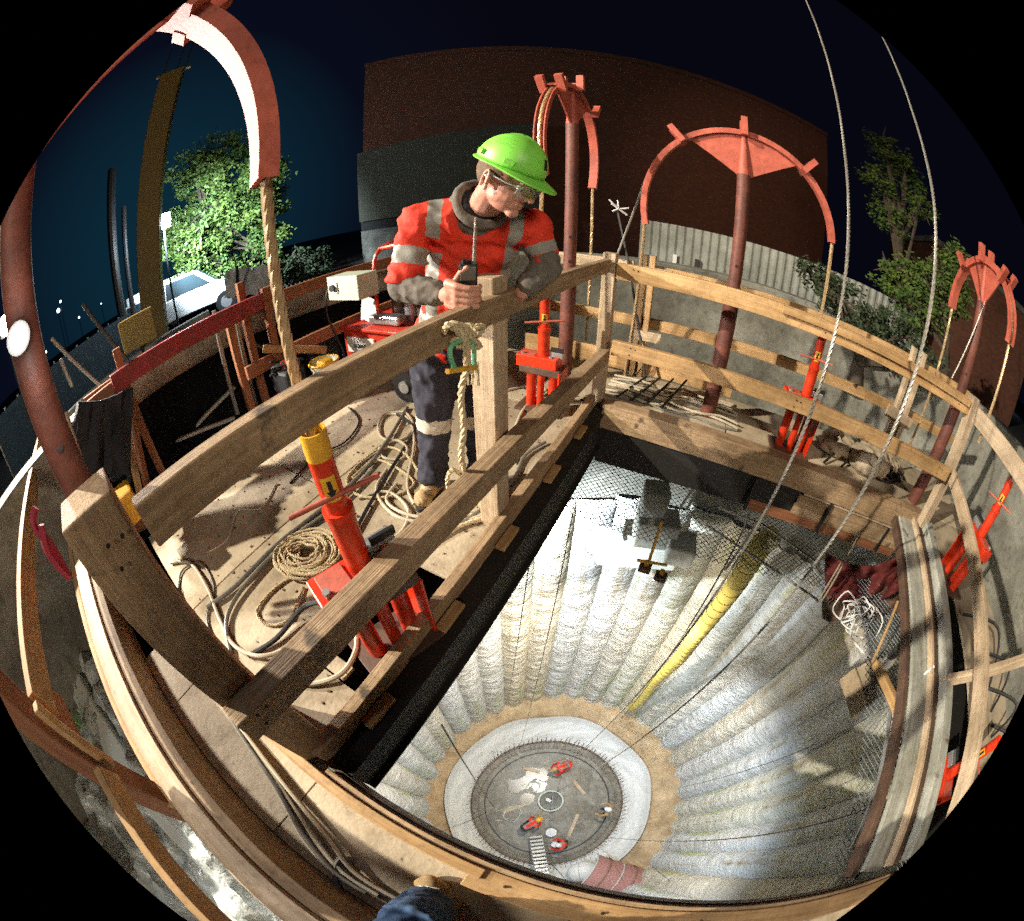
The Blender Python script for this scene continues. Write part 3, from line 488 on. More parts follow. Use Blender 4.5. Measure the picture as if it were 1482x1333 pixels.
# ================================================================== STRAND JACKS AND CABLE SADDLES
def jack(u, v, label, dirv, top=.97, base=0.0, front=None, band=False):
    # dirv: horizontal direction of the clamp block
    c = W(u, v, base); t = thing('strand_jack', c, label, 'jack', 'orange strand jacks round the opening'); k = (top-base)
    fr = front or V3((-c.x, -c.y, 0)).normalized(); sd = dirv.cross(ZZ)
    z = lambda f: c+ZZ*(k*f)
    obj('outer_tube', MB().cyl(z(.50), z(.74), .041, n=24), 'orange', t, sm=True)
    ob = obj('collar', MB().cyl(z(.73), z(.755), .0455, n=24), 'orange', t, sm=True)
    obj('inner_tube', MB().cyl(z(.75), z(.925), .034, n=24), 'orange', t, sm=True)
    obj('tape_band', MB().cyl(z(.925), z(1.0), .0352, n=24, hollow=.86), 'yel' if band else 'orange', t, sm=True)
    # arrow sticker wrapped on the tube
    lab = MB().grid(7, 2, lambda i, j: z(.80+.08*j)+(fr*math.cos((i-3)*.2)+fr.cross(ZZ)*math.sin((i-3)*.2))*.0348); lo = obj('arrow_sticker', lab, 'yel', t)
    s = fr.cross(ZZ); P = lambda x, y: z(.84)+(fr*math.cos(x/.035)+s*math.sin(x/.035))*.0358+ZZ*y
    ar = MB(); ar.add([P(-.006, .026), P(.006, .028), P(.006, -.004), P(-.006, -.004)], [[0,1,2,3]]); ar.add([P(-.014, -.004), P(0, -.004), P(0, -.030)], [[0,1,2]]); ar.add([P(0, -.004), P(.014, -.004), P(0, -.030)], [[0,1,2]]); obj('arrow', ar, 'black', lo)
    obj('handle_rod', MB().cyl(z(.80)+fr.cross(ZZ)*.13+fr*.03, z(.83)-fr.cross(ZZ)*.13+fr*.03, .008, n=10), 'coral', t, sm=True)
    obj('clamp_block', MB().box(z(.455)-dirv*.03, (.30, .13, .09), (dirv, sd, ZZ)), 'orange', t, bevel=.006); obj('clamp_plate', MB().box(z(.505)-dirv*.10, (.10, .10, .012), (dirv, sd, ZZ)), 'coral', t, bevel=.003)
    for q in (-.14, .07): obj('clamp_bolt', MB().cyl(z(.50)+dirv*q+sd*.035, z(.525)+dirv*q+sd*.035, .014, n=6), 'galv', t)
    obj('valve_block', MB().box(z(.53)+dirv*.09-sd*.02, (.10, .05, .05), (dirv, sd, ZZ)), 'galv', t, bevel=.004); obj('valve_screws', MB().box(z(.57)+dirv*.10, (.09, .012, .03), (dirv, sd, ZZ)), 'black', t)
    obj('lower_channel', MB().box(z(.385), (.30, .15, .05), (dirv, sd, ZZ)), 'rsteel', t, bevel=.004)
    for q in ((-.085, 0), (0, .03), (.085, 0)): lg = obj('leg_cylinder', MB().cyl(c+dirv*q[0]+sd*q[1]+ZZ*.02, z(.36)+dirv*q[0]+sd*q[1], .036 if q[0] else .026, n=20), 'orange', t, sm=True)
    obj('side_plate', MB().box(z(.20)+dirv*.15, (.012, .17, .34), (dirv, sd, ZZ)), 'orange', t, bevel=.003)
    obj('base_plate', MB().box(c+ZZ*.01, (.34, .22, .02), (dirv, sd, ZZ)), 'rsteel', t, bevel=.003); return t
jack(-.73, .42, 'orange red strand jack with yellow band nearest the camera beside the coiled rope', UU*.35+VV*.94 if False else (VV*.95+UU*.3).normalized(), band=True)
jack(-.975, 2.39, 'orange red strand jack standing just behind the leaning man next to the red pipe', UU.copy(), top=.82)
jack(.95, 2.80, 'orange red strand jack behind the far guard rail, middle of the far side', UU.copy(), top=.94)
jack(2.53, 1.82, 'orange red strand jack with grey plate beyond the right guard rail', VV.copy(), top=.9)
jack(2.35, .35, 'orange red strand jack half hidden at the lower right edge of the lens circle', VV.copy(), top=.35, base=-.45)
def saddle(u, v, dirv, label, R=.70, zc=1.58, base=-.02, drop=None, jtop=None, pr=.05, cw=.0375, ch_=.045, a0=-.10, a1=PI+.10):
    c = W(u, v, base); t = thing('cable_saddle', c, label, 'cable saddle', 'coral arched cable saddles on pipes'); sd = dirv.cross(ZZ)
    ctr = W(u, v, zc)
    obj('pole', MB().cyl(c, W(u, v, zc+R-.33), pr, n=28), 'rust', t, sm=True); sl = obj('pole_sleeve', MB().cyl(W(u, v, base+.0), W(u, v, .95), pr*1.22, n=28, hollow=.8), 'rust', t, sm=True)
    obj('pole_head', MB().cyl(W(u, v, zc+R-.33), W(u, v, zc+R), pr, pr*.35, n=24), 'coral', t, sm=True)
    for zz in (1.02, 1.22): obj('pin_hole', MB().cyl(W(u, v, zz)-(c.normalized())*(pr*1.02), W(u, v, zz)-(c.normalized())*(pr*.9), .012, n=12), 'black', t)
    n = 48; mb = MB(); w = cw
    sec = [(-w, -.012), (w, -.012), (w, ch_), (w-.008, ch_), (w-.008, 0), (-w+.008, 0), (-w+.008, ch_), (-w, ch_)]
    mb.grid(8, n+1, lambda i, j: ctr+(dirv*math.cos(a0+(a1-a0)*j/n)+ZZ*math.sin(a0+(a1-a0)*j/n))*(R+sec[i][1])+sd*sec[i][0], wrap=True)
    mb.add([ctr+(dirv*math.cos(a0)+ZZ*math.sin(a0))*(R+q[1])+sd*q[0] for q in sec], [[0,1,4,5],[1,2,3,4],[0,5,6,7]]); mb.add([ctr+(dirv*math.cos(a1)+ZZ*math.sin(a1))*(R+q[1])+sd*q[0] for q in sec], [[0,1,4,5],[1,2,3,4],[0,5,6,7]])
    obj('arch_channel', mb, 'coral', t, sm=True)
    def pl(a, r): return ctr+(dirv*math.cos(a)+ZZ*math.sin(a))*r
    for s_ in (1, -1):
        A = [pl(PI/2, R-.01), pl(PI/2-s_*.30, R-.012), pl(PI/2-s_*.60, R-.012), ctr+ZZ*(R-.36)+dirv*s_*.02]
        obj('gusset', MB().prism([p-sd*.006 for p in A], [p+sd*.006 for p in A]), 'coral', t)
    for a in (PI/2, PI/4+.1, 3*PI/4-.1):
        T = dirv*(-math.sin(a))+ZZ*math.cos(a); Rr = dirv*math.cos(a)+ZZ*math.sin(a)
        mb = MB()
        for s_ in (1, -1): mb.box(pl(a, R+.06)+sd*s_*.068, (.045, .055, .15), (T, sd, Rr))
        mb.box(pl(a, R+.055), (.02, .15, .012), (T, sd, Rr)); obj('guide_bracket', mb, 'coral', t)
    # strand over the arch
    pts = [pl(a0+(a1-a0)*j/40, R+.016) for j in range(41)]
    e0 = ctr+dirv*(R+.016); e1 = ctr-dirv*(R+.016)
    st = [V3((e0.x, e0.y, jtop))]+pts if jtop is not None else pts
    end = drop if drop is not None else V3((e1.x, e1.y, .0)); st = smooth([st[0]]+st[1:], 2)+[pts[-1].lerp(end, .5)+V3((0,0,-.05)), end]
    s_ = thing('strand_bundle', end, label.replace('arched cable saddle', 'strand bundle over the arched saddle').replace('arched saddle', 'strand bundle over the saddle'), 'cable', 'steel strand bundles over the saddles')
    mb = MB().rope(st, .0135, 5, .16, 5); obj('strand', mb, 'strand', s_, sm=True); return t, s_
PJ = W(-.73, .42); PP = W(-.913, -.146); dv = (PJ-PP).normalized(); R0 = (PJ-PP).length-.02
t, s_ = saddle(-.913, -.146, dv, 'big coral arched cable saddle at the upper left, lit white on its underside', R=R0, zc=1.60, jtop=.95, base=-.3, pr=.044, cw=.055, ch_=.03, drop=PP-dv*(R0+.02)+ZZ*1.35)
s_['label'] = 'twisted golden strand bundle dropping into the nearest strand jack'
t, s_ = saddle(-1.02, 2.98, -VV, 'coral arched cable saddle on a red pipe seen edge on beside the green helmet', R=.60, zc=1.92, jtop=.80, a0=-.42, a1=PI+.42, ch_=.03)
s_['label'] = 'strand bundle over the edge-on saddle, passing right behind the green helmet'
t, s_ = saddle(.24, 2.97, UU, 'coral arched cable saddle seen face on in front of the brick building', R=.70, zc=1.56, jtop=.92, ch_=.03, a0=.10, a1=PI+.24, drop=W(-.55, 3.3, .0))
s_['label'] = 'strand bundle over the face-on saddle in front of the brick wall'
t, s_ = saddle(2.40, 2.72, -VV, 'coral arched cable saddle at the right edge behind the dark trees', R=.46, zc=1.70, jtop=.88)
s_['label'] = 'strand bundle over the saddle at the right edge of the picture'
# hoisting ropes down to the slab
def hoist(name, label, M1, bot, top_px=None, r=.01, m_='wire', grp='ropes hanging into the shaft', ext=2.6):
    d = (M1-bot).normalized(); top = M1+d*ext if top_px is None else top_px
    P = [bot]+[bot.lerp(M1, .9)]+smooth([bot.lerp(M1, .9), M1, M1.lerp(top, .35)+(M1-EYE).normalized()*.12, top], 8); t = tag(obj(name, MB().rope(P, r, 3, r*10, 4) if r > .008 else MB().tube([bot, M1, top], r, 5), m_, origin=bot, sm=True), label, 'rope' , grp); return t
B1 = at(815, 1112, ZS+.3); hoist('hoist_rope', 'thick bright hoist rope hanging in front of the far guard rail, left of two', dd(1212, 470, 1.9), B1, top_px=EYE+ray(1165, -4)*5.2, r=.0098)
B2 = at(800, 1150, ZS+.3); hoist('hoist_rope', 'thick bright hoist rope at the right of two, crossing the trees', dd(1353, 400, 1.9), B2, top_px=EYE+ray(1245, -4)*6.5, r=.0098)
T1 = dd(1098, 775, 3.9)
for (a, za), (b, zb), lb, r in [(((752, 1085), ZS+.1), ((829, 745), -1.2), 'thin dark rope hanging straight down in front of the brightest piles', .006), (((735, 1020), ZF+1), ((768, 805), -1.2), 'thin dark rope just left of the brightest piles', .006),
    (((716, 1170), ZS+.1), ((640, 1050), -3.), 'dark rope slanting onto the slab from the left piles', .012), (((985, 1140), ZS+3), ((1255, 1040), -1.4), 'thin rope slanting across the right hand piles', .007),
    (((885, 1213), ZS+3), ((1272, 1165), -1.), 'long thin rope crossing the lower right piles nearly level', .009), (((835, 1290), ZF+1), ((790, 1240), ZF+3.5), 'short dark rope beside the red hood', .014), (((1010, 1305), ZF+2), ((945, 1255), ZF+4), 'short thin rope at the bottom of the shaft by the right piles', .010)]:
    pa = at(*a, za); pb = at(*b, zb); tag(obj('hanging_rope', MB().tube([pa, pb], r, 6), 'dwire', origin=pa), lb, 'rope', 'ropes hanging into the shaft')
for k, (x, y) in enumerate([(1000, 960), (1120, 850)]): pass
pa = at(900, 1040, -12.8); tag(obj('duct_support_rope', MB().tube([pa, dd(1075, 770, 3.2), dd(1100, 700, 2.9)], .012, 6), 'dwire', origin=pa), 'dark rope running along the yellow ventilation duct', 'rope', 'ropes hanging into the shaft')
# ================================================================== ROPES AND HOSES ON THE DECK
def deckpath(pts, z=.0, k=6, jz=0):
    return smooth([at(x, y, z+(jz*((i*7) % 3))) for i, (x, y) in enumerate(pts)], k)
def coil(name, label, cat, c, R, turns, r, m_, strands=3, grp=None, seed=1, tail=None, sq=.85, wob=.18):
    rr = random.Random(seed); pts = []
    for i in range(int(turns*14)):
        a = i*2*PI/14; ph = i/14; Rr = R*(.35+.65*abs(math.sin(ph*1.3+.4)))*(1+wob*math.sin(a*.53+seed)); 
        pts.append(c+V3((Rr*math.cos(a)+rr.uniform(-1,1)*r, sq*Rr*math.sin(a)+rr.uniform(-1,1)*r, r+min(ph*r*.55, r*6)+r*.5*math.sin(i*.9))))
    if tail: pts += tail
    P = smooth(pts, 3); mb = MB()
    if strands: mb.rope(P, r, strands, r*7, 4)
    else: mb.tube(P, r, 8)
    return tag(obj(name, mb, m_, origin=c, sm=True), label, cat, grp)
coil('coiled_rope', 'thick coil of pale manila rope heaped on the plywood left of the nearest jack', 'rope', at(447, 808), .165, 15, .0078, 'rope', tail=deckpath([(470, 850), (440, 830), (400, 850), (372, 885), (390, 905), (420, 895), (440, 850)], .01, 1), seed=2)
hoses = [
 ('thick dark hose running straight across the plywood behind the coiled rope', 'hose', [(300, 880), (340, 850), (400, 790), (460, 742), (520, 690), (560, 640), (590, 590)], .013, 'hose', 0),
 ('second dark hose beside the coiled rope curving down to the corner', 'hose', [(335, 950), (330, 890), (370, 830), (430, 775), (490, 730), (540, 680)], .012, 'hose', 0),
 ('pale hose looping over the plywood corner below the coiled rope', 'hose', [(248, 815), (275, 815), (300, 850), (320, 900), (340, 935), (380, 950), (430, 930), (470, 885), (490, 865)], .011, 'pvc', 0),
 ('grey hose curling under the mid rail near the nearest jack', 'hose', [(515, 900), (516, 940), (495, 975), (455, 990), (420, 985)], .012, 'pvc', 0),
 ('thin pale cord looping by the photographer corner', 'cable', [(260, 880), (262, 830), (290, 815), (310, 850), (300, 900), (325, 950)], .006, 'hose', 0),
 ('knotted manila rope looping on the plywood left of the man', 'rope', [(510, 692), (540, 668), (565, 672), (600, 700), (560, 720), (515, 715), (505, 690), (550, 650), (590, 660), (640, 735), (690, 745), (715, 735)], .0085, 'rope', 3),
 ('loop of grey hose lying beside the wheel of the red machine', 'hose', [(555, 600), (585, 597), (598, 615), (585, 635), (555, 635), (548, 615), (560, 600), (590, 605), (600, 640), (590, 700), (600, 730)], .009, 'pvc', 0),
 ('small ring of pale hose on the deck left of the boot', 'hose', [(552, 645), (575, 638), (590, 650), (580, 665), (555, 662), (550, 648)], .009, 'pvc', 0),
 ('hose arcs around the man boot toward the mid rail', 'hose', [(575, 700), (560, 725), (590, 745), (640, 750), (690, 740), (720, 725), (735, 715)], .010, 'pvc', 0),
 ('second hose arc in front of the man boot', 'hose', [(560, 680), (545, 710), (570, 745), (620, 757), (680, 752), (730, 733)], .010, 'pvc', 0),
 ('big hose loop on the plywood between the jack and the man', 'hose', [(520, 722), (560, 712), (590, 735), (585, 765), (560, 785), (520, 795)], .009, 'pvc', 0),
 ('short dark pipe bend on the walkway plywood near the photographer foot', 'pipe', [(512, 1245), (492, 1245), (485, 1265), (492, 1290), (505, 1300)], .012, 'hose', 0),
 ('hose running along the deck behind the jack next to the red pipe', 'hose', [(735, 565), (760, 560), (790, 565), (760, 590), (740, 640), (745, 670)], .010, 'pvc', 0),
 ('thick frayed rope end lying under the mid rail near the middle post', 'rope', [(640, 775), (670, 760), (700, 750), (715, 745)], .012, 'rope', 3),
]
hoses += [
 ('black hose running from the nearest jack toward the power pack wheel', 'hose', [(500, 800), (530, 740), (560, 690), (585, 650), (600, 620), (575, 600)], .011, 'dark', 0),
 ('grey hose snaking along the deck edge past the middle post', 'hose', [(600, 800), (650, 770), (700, 735), (740, 700), (760, 660), (790, 640)], .010, 'hose', 0),
 ('pale cord lying loosely across the open plywood left of the coiled rope', 'cable', [(300, 800), (330, 780), (345, 740), (380, 735), (400, 700)], .005, 'pvc', 0),
 ('black cable draped over the plywood toward the yellow bucket', 'cable', [(420, 700), (460, 660), (500, 640), (520, 610), (505, 590)], .006, 'dark', 0),
]
for lb, cat, px, r, m_, st in hoses:
    P = deckpath(px, r*1.2, 6, r*.35); mb = MB()
    if st: mb.rope(P, r, 3, r*8, 5)
    else: mb.tube(P, r, 8)
    tag(obj('rope' if st else ('hose' if cat == 'hose' else cat), mb, m_, origin=P[0], sm=True), lb, cat, 'ropes and hoses lying on the deck')
t = thing('cable_bundle', at(400, 1120), 'bundle of dark power cables running along the walkway inside the kerb timber', 'cable bundle')
for k in range(6):
    px = [(338, 1040), (365+k*2, 1085), (395+k*3, 1130), (415+k*6, 1170), (440+k*9, 1215), (480+k*8, 1262), (520+k*14, 1290+k*3)]
    P = smooth([at(x-(k % 2)*4, y, .012+.012*((k*5) % 3)) for x, y in px], 5); obj('cable', MB().tube(P, .0085, 7), 'hose' if k % 2 else 'pvc', t, sm=True)
t = thing('hose_pile', W(-.3, 3.1, 0), 'untidy pile of hoses and sticks on the far deck left of the red pipe', 'hose pile')
rr = random.Random(11)
for k in range(9):
    v0 = 2.82+k*.05; P = smooth([W(-.62+i*.16, v0+rr.uniform(-.05,.05), .012+.014*(k % 3)) for i in range(8)], 4); obj('hose', MB().tube(P, .010, 7), 'pvc' if k % 3 else 'hose', t, sm=True)
for k in range(4): obj('stick', MB().cyl(W(-.5+k*.12, 2.8, .03), W(-.35+k*.12, 3.3, .05+.02*k), .010, n=6), 'dark', t)
# leaning props and frayed wire at the far corner post
for (a, b, lb, m_) in [(((893, 300), 3.6), ((935, 560), 3.3), 'dark rod with frayed white rope end leaning over the far corner', 'dwire'), (((938, 252), 3.4), ((893, 372), 3.5), 'pale twisted wire slanting up behind the far corner post', 'wire')]:
    tag(obj('leaning_rod', MB().tube([dd(*a[0], a[1]), dd(*b[0], b[1])], .011, 7), m_), lb, 'rod')
c = dd(896, 303, 3.58); mb = MB()
for k in range(7): mb.tube([c, c+V3((math.cos(k*1.7)*.09, 0, math.sin(k*1.1)*.07+.02))], .009, 5)
tag(obj('frayed_rope', mb, 'white'), 'white frayed rope knot tied on the slanting rod at the far corner', 'rope')
mb = MB().tube([dd(1470, 640, 2.6), dd(1440, 700, 2.6), dd(1425, 800, 2.6)], .006, 5); 
tag(obj('guy_wire', MB().tube([dd(1428, 430, 3.6), dd(1378, 548, 3.5)], .008, 6), 'wire'), 'thin guy wire from the right hand saddle down to the guard rail', 'wire')
# shackle and rope hanging from the rail at the middle post
c = onu(672, 520, -.68)
t = thing('rope_hank', onu(672, 700, -.68), 'frayed manila rope tied to the top rail, hanging in front of the man', 'rope')
P = smooth([onu(655, 472, -.60), onu(672, 490, -.585), onu(676, 530, -.60), onu(668, 570, -.62), onu(672, 620, -.63), onu(668, 660, -.64), onu(676, 695, -.65)], 5); obj('hanging_strand', MB().rope(P, .0125, 3, .08, 5), 'rope', t, sm=True)
P = smooth([onu(676, 695, -.65), onu(655, 680, -.68), onu(648, 700, -.7), onu(655, 720, -.7), onu(670, 710, -.68)], 5); obj('bottom_loop', MB().rope(P, .009, 3, .06, 5), 'rope', t, sm=True)
kn = MB(); rr = random.Random(5)
for k in range(5):
    q = onu(672+rr.uniform(-14, 14), 480+rr.uniform(-10, 14), -.60); kn.rope(smooth([q+V3((.03*math.cos(a+k), .02*math.sin(a*1.3+k), .03*math.sin(a))) for a in (0, 1.3, 2.6, 3.9, 5.2)], 4), .010, 3, .06, 4)
for k in range(9):
    q = onu(685+rr.uniform(-10, 8), 530+rr.uniform(-8, 8), -.60); kn.tube([q, q+V3((rr.uniform(-.012,.012), rr.uniform(-.01,.01), -rr.uniform(.03,.08)))], .004, 5)
obj('knot', kn, 'rope', t, sm=True)
t = thing('shackle', onu(665, 530, -.60), 'green lifting shackle caught in the hanging rope at the middle post', 'shackle')
P = smooth([onu(660, 537, -.59), onu(652, 515, -.59), onu(655, 500, -.59), onu(672, 493, -.59), onu(686, 502, -.59), onu(686, 535, -.59)], 5); obj('bow', MB().tube(P, .007, 9), 'green', t, sm=True); obj('pin', MB().cyl(onu(648, 538, -.59), onu(690, 532, -.59), .008, n=10), 'yel', t, sm=True)
# hydraulic hose from the jack
P = smooth([W(-.86, .33, .40), at(478, 868, .16), at(440, 880, .05), at(400, 925, .02), at(360, 950, .015)], 6); tag(obj('hydraulic_hose', MB().tube(P, .012, 8), 'dark', sm=True), 'black hydraulic hose leaving the clamp of the nearest jack', 'hose')
t = thing('wood_chips', at(560, 690), 'scattered wood chips and mud crumbs over the plywood deck', 'debris'); t['kind'] = 'stuff'; rr = random.Random(44); mb = MB()
for k in range(420):
    u = rr.uniform(-2.5, -.75); v = rr.uniform(-.1, 3.2); c = W(u, v, .003); a = rr.uniform(0, 6.3); L_ = rr.uniform(.004, .018); X_ = V3((math.cos(a), math.sin(a), 0)); mb.box(c, (L_, L_*rr.uniform(.3, .8), .004), (X_, ZZ.cross(X_), ZZ))
obj('chips', mb, 'rsteel', t)['kind'] = 'stuff'
# ================================================================== SMALL GEAR
t = thing('walkway_shoe', at(245, 860), 'small black and chrome clamp light lying by the corner post', 'clamp light')
c = at(240, 850, .04); obj('housing', MB().cyl(c, c+V3((.12,-.10,.03)), .045, .035, n=16), 'dark', t, sm=True); obj('rim', MB().cyl(c-V3((.01,-.01,0)), c+V3((.012,-.01,.003)), .048, n=20), 'galv', t, sm=True); obj('clip', MB().box(c+V3((.15,-.12,.02)), (.05,.04,.05)), 'rust', t); t.name = 'clamp_light'
t = thing('tool_case', dd(183, 740, 2.5), 'yellow plastic tool case on the deck edge behind the near post', 'tool case')
c = dd(186, 728, 2.45); obj('case', MB().box(c, (.22, .14, .20)), 'yel', t, bevel=.02); obj('latch', MB().box(c+(EYE-c).normalized()*.09, (.05,.02,.06)), 'black', t); obj('handle', MB().tube(smooth([c+UU*-.1+ZZ*.08, c-UU*.16+ZZ*.05, c-UU*.16-ZZ*.05], 4), .015, 7), 'yel', t, sm=True)
# black jacket hung on the left rail
t = thing('hanging_cloth', dd(150, 690, 2.9), 'big black cloth hanging in folds over the left guard rail', 'cloth')
A = [(112, 572), (190, 555)]; Bq = [(122, 690), (186, 692)]
def fc(i, j):
    s = i/23; q = j/17; x = (1-q)*(A[0][0]+(A[1][0]-A[0][0])*s)+q*(95+95*s); y = (1-q)*(582-22*s+8*math.sin(s*3))+q*(668+30*s+8*math.sin(s*19))
    p = dd(x, y, 2.9+.05*noise.noise(V3((s*6, q*1.2, 1)))*2+.03*noise.noise(V3((s*15, q*2, 4)))); return p
obj('drape', MB().grid(24, 18, fc), 'cloth', t, sm=True).modifiers.new('s', 'SOLIDIFY').thickness = .02
for k, (a, b) in enumerate([((82, 600), (122, 705)), ((96, 598), (132, 700)), ((75, 625), (112, 712))]):
    tag(obj('bamboo_pole', MB().cyl(dd(*b, 2.2), dd(*a, 2.4), .017, n=10), 'straw', sm=True), ['pale pole leaning left of the black cloth, middle of three', 'pale pole leaning against the black cloth, right of three', 'pale pole leaning at the left rail, leftmost of three'][k], 'pole', 'pale poles leaning by the black cloth')
P = smooth([dd(52, 735, 1.9), dd(50, 760, 1.9), dd(75, 790, 1.9), dd(100, 835, 1.9), dd(70, 800, 1.85), dd(60, 760, 1.85)], 5)
t = thing('webbing_sling', dd(90, 830, 1.9), 'dark red webbing sling hanging beside the near left pipe', 'sling'); obj('webbing', MB().tube(P, .022, 5), 'mag', t, sm=True)
t = thing('marker_tape', dd(140, 800, 1.3), 'strip of white paper taped on the pipe by the corner post', 'tape'); obj('strip', MB().box(W(-1.10, -.27, .86), (.05, .01, .20)), 'white', t)
# timber offcuts and brown blocks near the middle
# compressor
t = thing('power_pack', W(-2.1, 2.35, 0), 'red wheeled hydraulic power pack with control box behind the leaning man', 'power pack')
def ub(name, u0, u1, v0, v1, z0, z1, m_, par=t, b=.008): return obj(name, MB().bx(u0, u1, v0, v1, z0, z1), m_, par, bevel=b)
bd = ub('tank', -2.75, -1.80, 2.15, 2.75, .14, .50, 'redm'); ub('lid', -2.78, -1.77, 2.12, 2.78, .50, .53, 'redm'); lab = ub('name_plate', -2.70, -2.35, 2.135, 2.149, .30, .44, 'white', bd, .002)
def text(body, size, o, X, Y, m_, parent):
    cu = bpy.data.curves.new('lettering', 'FONT'); cu.body = body; cu.size = size; cu.extrude = .001; cu.align_x = 'CENTER'; cu.align_y = 'CENTER'
    ob = bpy.data.objects.new('lettering', cu); TMP.collection.objects.link(ob); me = baked(ob); bpy.data.objects.remove(ob)
    Zn = X.cross(Y); R = Matrix((X, Y, Zn)).transposed(); me.transform(R.to_4x4()); me.materials.clear(); me.materials.append(M[m_]); ob = bpy.data.objects.new('lettering', me); ob.location = o; link(ob, parent); return ob
text('scana', .075, W(-2.53, 2.130, .37), UU, ZZ, 'black', lab)
for u in (-2.6, -1.95):
    w_ = obj('wheel', MB().cyl(W(u, 2.02, .13), W(u, 2.10, .13), .13, n=28), 'dark', t, sm=True); obj('hub', MB().cyl(W(u, 2.005, .13), W(u, 2.02, .13), .05, n=16), 'galv', w_, sm=True)
for u in (-2.42, -1.88):
    obj('frame_tube', MB().tube(smooth([W(u, 2.3, .5), W(u, 2.3, 1.02), W(u+.02, 2.38, 1.17), W(u, 2.62, 1.19), W(u, 2.7, .95), W(u, 2.7, .5)], 4), .018, 8), 'orange', t, sm=True)
obj('frame_tube', MB().tube([W(-2.42, 2.38, 1.17), W(-2.15, 2.36, 1.20), W(-1.88, 2.38, 1.17)], .018, 8), 'orange', t, sm=True)
obj('top_cover', MB().grid(10, 6, lambda i, j: W(-2.45+i*.065, 2.4+j*.07, 1.17+.04*math.sin(i*.9+j))), 'plastic', t, sm=True)
for k, u in enumerate((-2.32, -2.18, -2.04)):
    obj('motor_cylinder', MB().cyl(W(u, 2.45, .53), W(u, 2.45, .88), .06, n=18), 'rsteel' if k != 1 else 'galv', t, sm=True)
obj('valve_gear', MB().box(W(-2.3, 2.28, .58), (.35, .12, .08)), 'galv', t, bevel=.02)
cb = ub('control_box', -2.66, -2.28, 1.98, 2.2, .82, 1.02, 'ibc', t, .006); kn_ = obj('switch_plate', MB().box(W(-2.57, 1.975, .93), (.09, .008, .09)), 'white', cb); obj('switch_knob', MB().cyl(W(-2.57, 1.97, .93), W(-2.57, 1.945, .93), .028, n=16), 'black', cb, sm=True)
P = smooth([W(-2.72, 2.02, .90), W(-2.75, 2.0, .7), W(-2.7, 2.05, .4), W(-2.6, 2.0, .3)], 4); obj('control_cable', MB().tube(P, .010, 6), 'dark', t, sm=True)
pp = MB().grid(6, 5, lambda i, j: W(-2.66+i*.04, 2.3+j*.01, .54+j*.05+.012*math.sin(i*1.7+j))); tag(obj('paper_sheet', pp, 'paper', sm=True), 'crumpled bluish paper sheet on the lid of the red power pack', 'paper')
t = thing('generator', dd(418, 560, 3.3), 'small black and red engine on the deck left of the yellow bucket', 'engine'); c = dd(420, 552, 3.3); c.z = .18
obj('engine_block', MB().box(c+ZZ*.08, (.30, .22, .22)), 'dark', t, bevel=.03); obj('skid', MB().box(c-ZZ*.1, (.42, .26, .05)), 'orange', t, bevel=.01); obj('cap', MB().cyl(c+ZZ*.19, c+ZZ*.24, .05, n=14), 'redm', t, sm=True)
mb = MB(); rr = random.Random(8)
for k in range(8): mb.tube(smooth([c+V3((rr.uniform(-.15,.15), rr.uniform(-.12,.12), .15+rr.uniform(0,.12))) for _ in range(4)], 4), .010, 5)
obj('hoses', mb, 'dark', t, sm=True)
t = thing('bucket', at(470, 535, .0), 'white and yellow bucket of fittings in front of the red power pack', 'bucket'); c = dd(470, 528, 3.2); c.z = .25
obj('pail', MB().cyl(c-ZZ*.14, c+ZZ*.10, .10, .13, n=24, hollow=.92), 'ibc', t, sm=True); obj('rim', MB().tube([c+V3((.13*math.cos(a*PI/12), .13*math.sin(a*PI/12), .10)) for a in range(25)], .010, 6), 'yel', t, sm=True); obj('fitting', MB().box(c+V3((.02,-.02,.08)), (.12, .10, .08)), 'yel', t, bevel=.01)
# glinting clutter in the dark gap on the left
for k, (a, b, D, rr_, lb) in enumerate([((262, 520), (298, 505), 4.5, .02, 'slim white bar glinting in the dark gap left of the strand bundle'), ((152, 598), (218, 560), 4.6, .035, 'thick white tube lying beyond the red beam by the black cloth'), ((236, 590), (246, 575), 4.6, .05, 'small bluish white plate in the dark below the red beam'), ((193, 625), (200, 612), 4.2, .04, 'small pale board end beside the brown side posts')]):
    tag(obj('pale_offcut', MB().cyl(dd(*a, D), dd(*b, D), rr_, n=10), 'white', sm=True), lb, 'offcut')
t = thing('cable_winch', dd(300, 590, 4.4), 'dark winch with glinting wires in the gap beyond the left guard rail', 'winch'); c = dd(300, 590, 4.4); rr = random.Random(21)
obj('drum', MB().cyl(c-UU*.15, c+UU*.15, .14, n=20), 'dwire', t, sm=True); obj('flange', MB().cyl(c+UU*.15, c+UU*.17, .19, n=20), 'galv', t, sm=True); mb = MB()
for k in range(14): q = dd(290+rr.uniform(-14, 14), 573+rr.uniform(-12, 12), 4.3); mb.tube(smooth([q, q+V3((rr.uniform(-.1,.1), 0, rr.uniform(-.08,.08))), q+V3((rr.uniform(-.14,.14), 0, rr.uniform(-.1,.1)))], 4), .008, 5)
obj('wire_ends', mb, 'galv', t); t = thing('dark_crates', W(-3.9, 2.6, -.9), 'dark stacked crates standing below the mid rail left of the power pack', 'crates')
for k, (u, v, z, s_) in enumerate([(-3.9, 2.4, -.5, .7), (-3.8, 3.2, -.45, .8), (-3.85, 2.5, .15, .5)]): obj('crate', MB().box(W(u, v, z), (s_, s_*.9, s_*.8)), 'steel', t, bevel=.02)
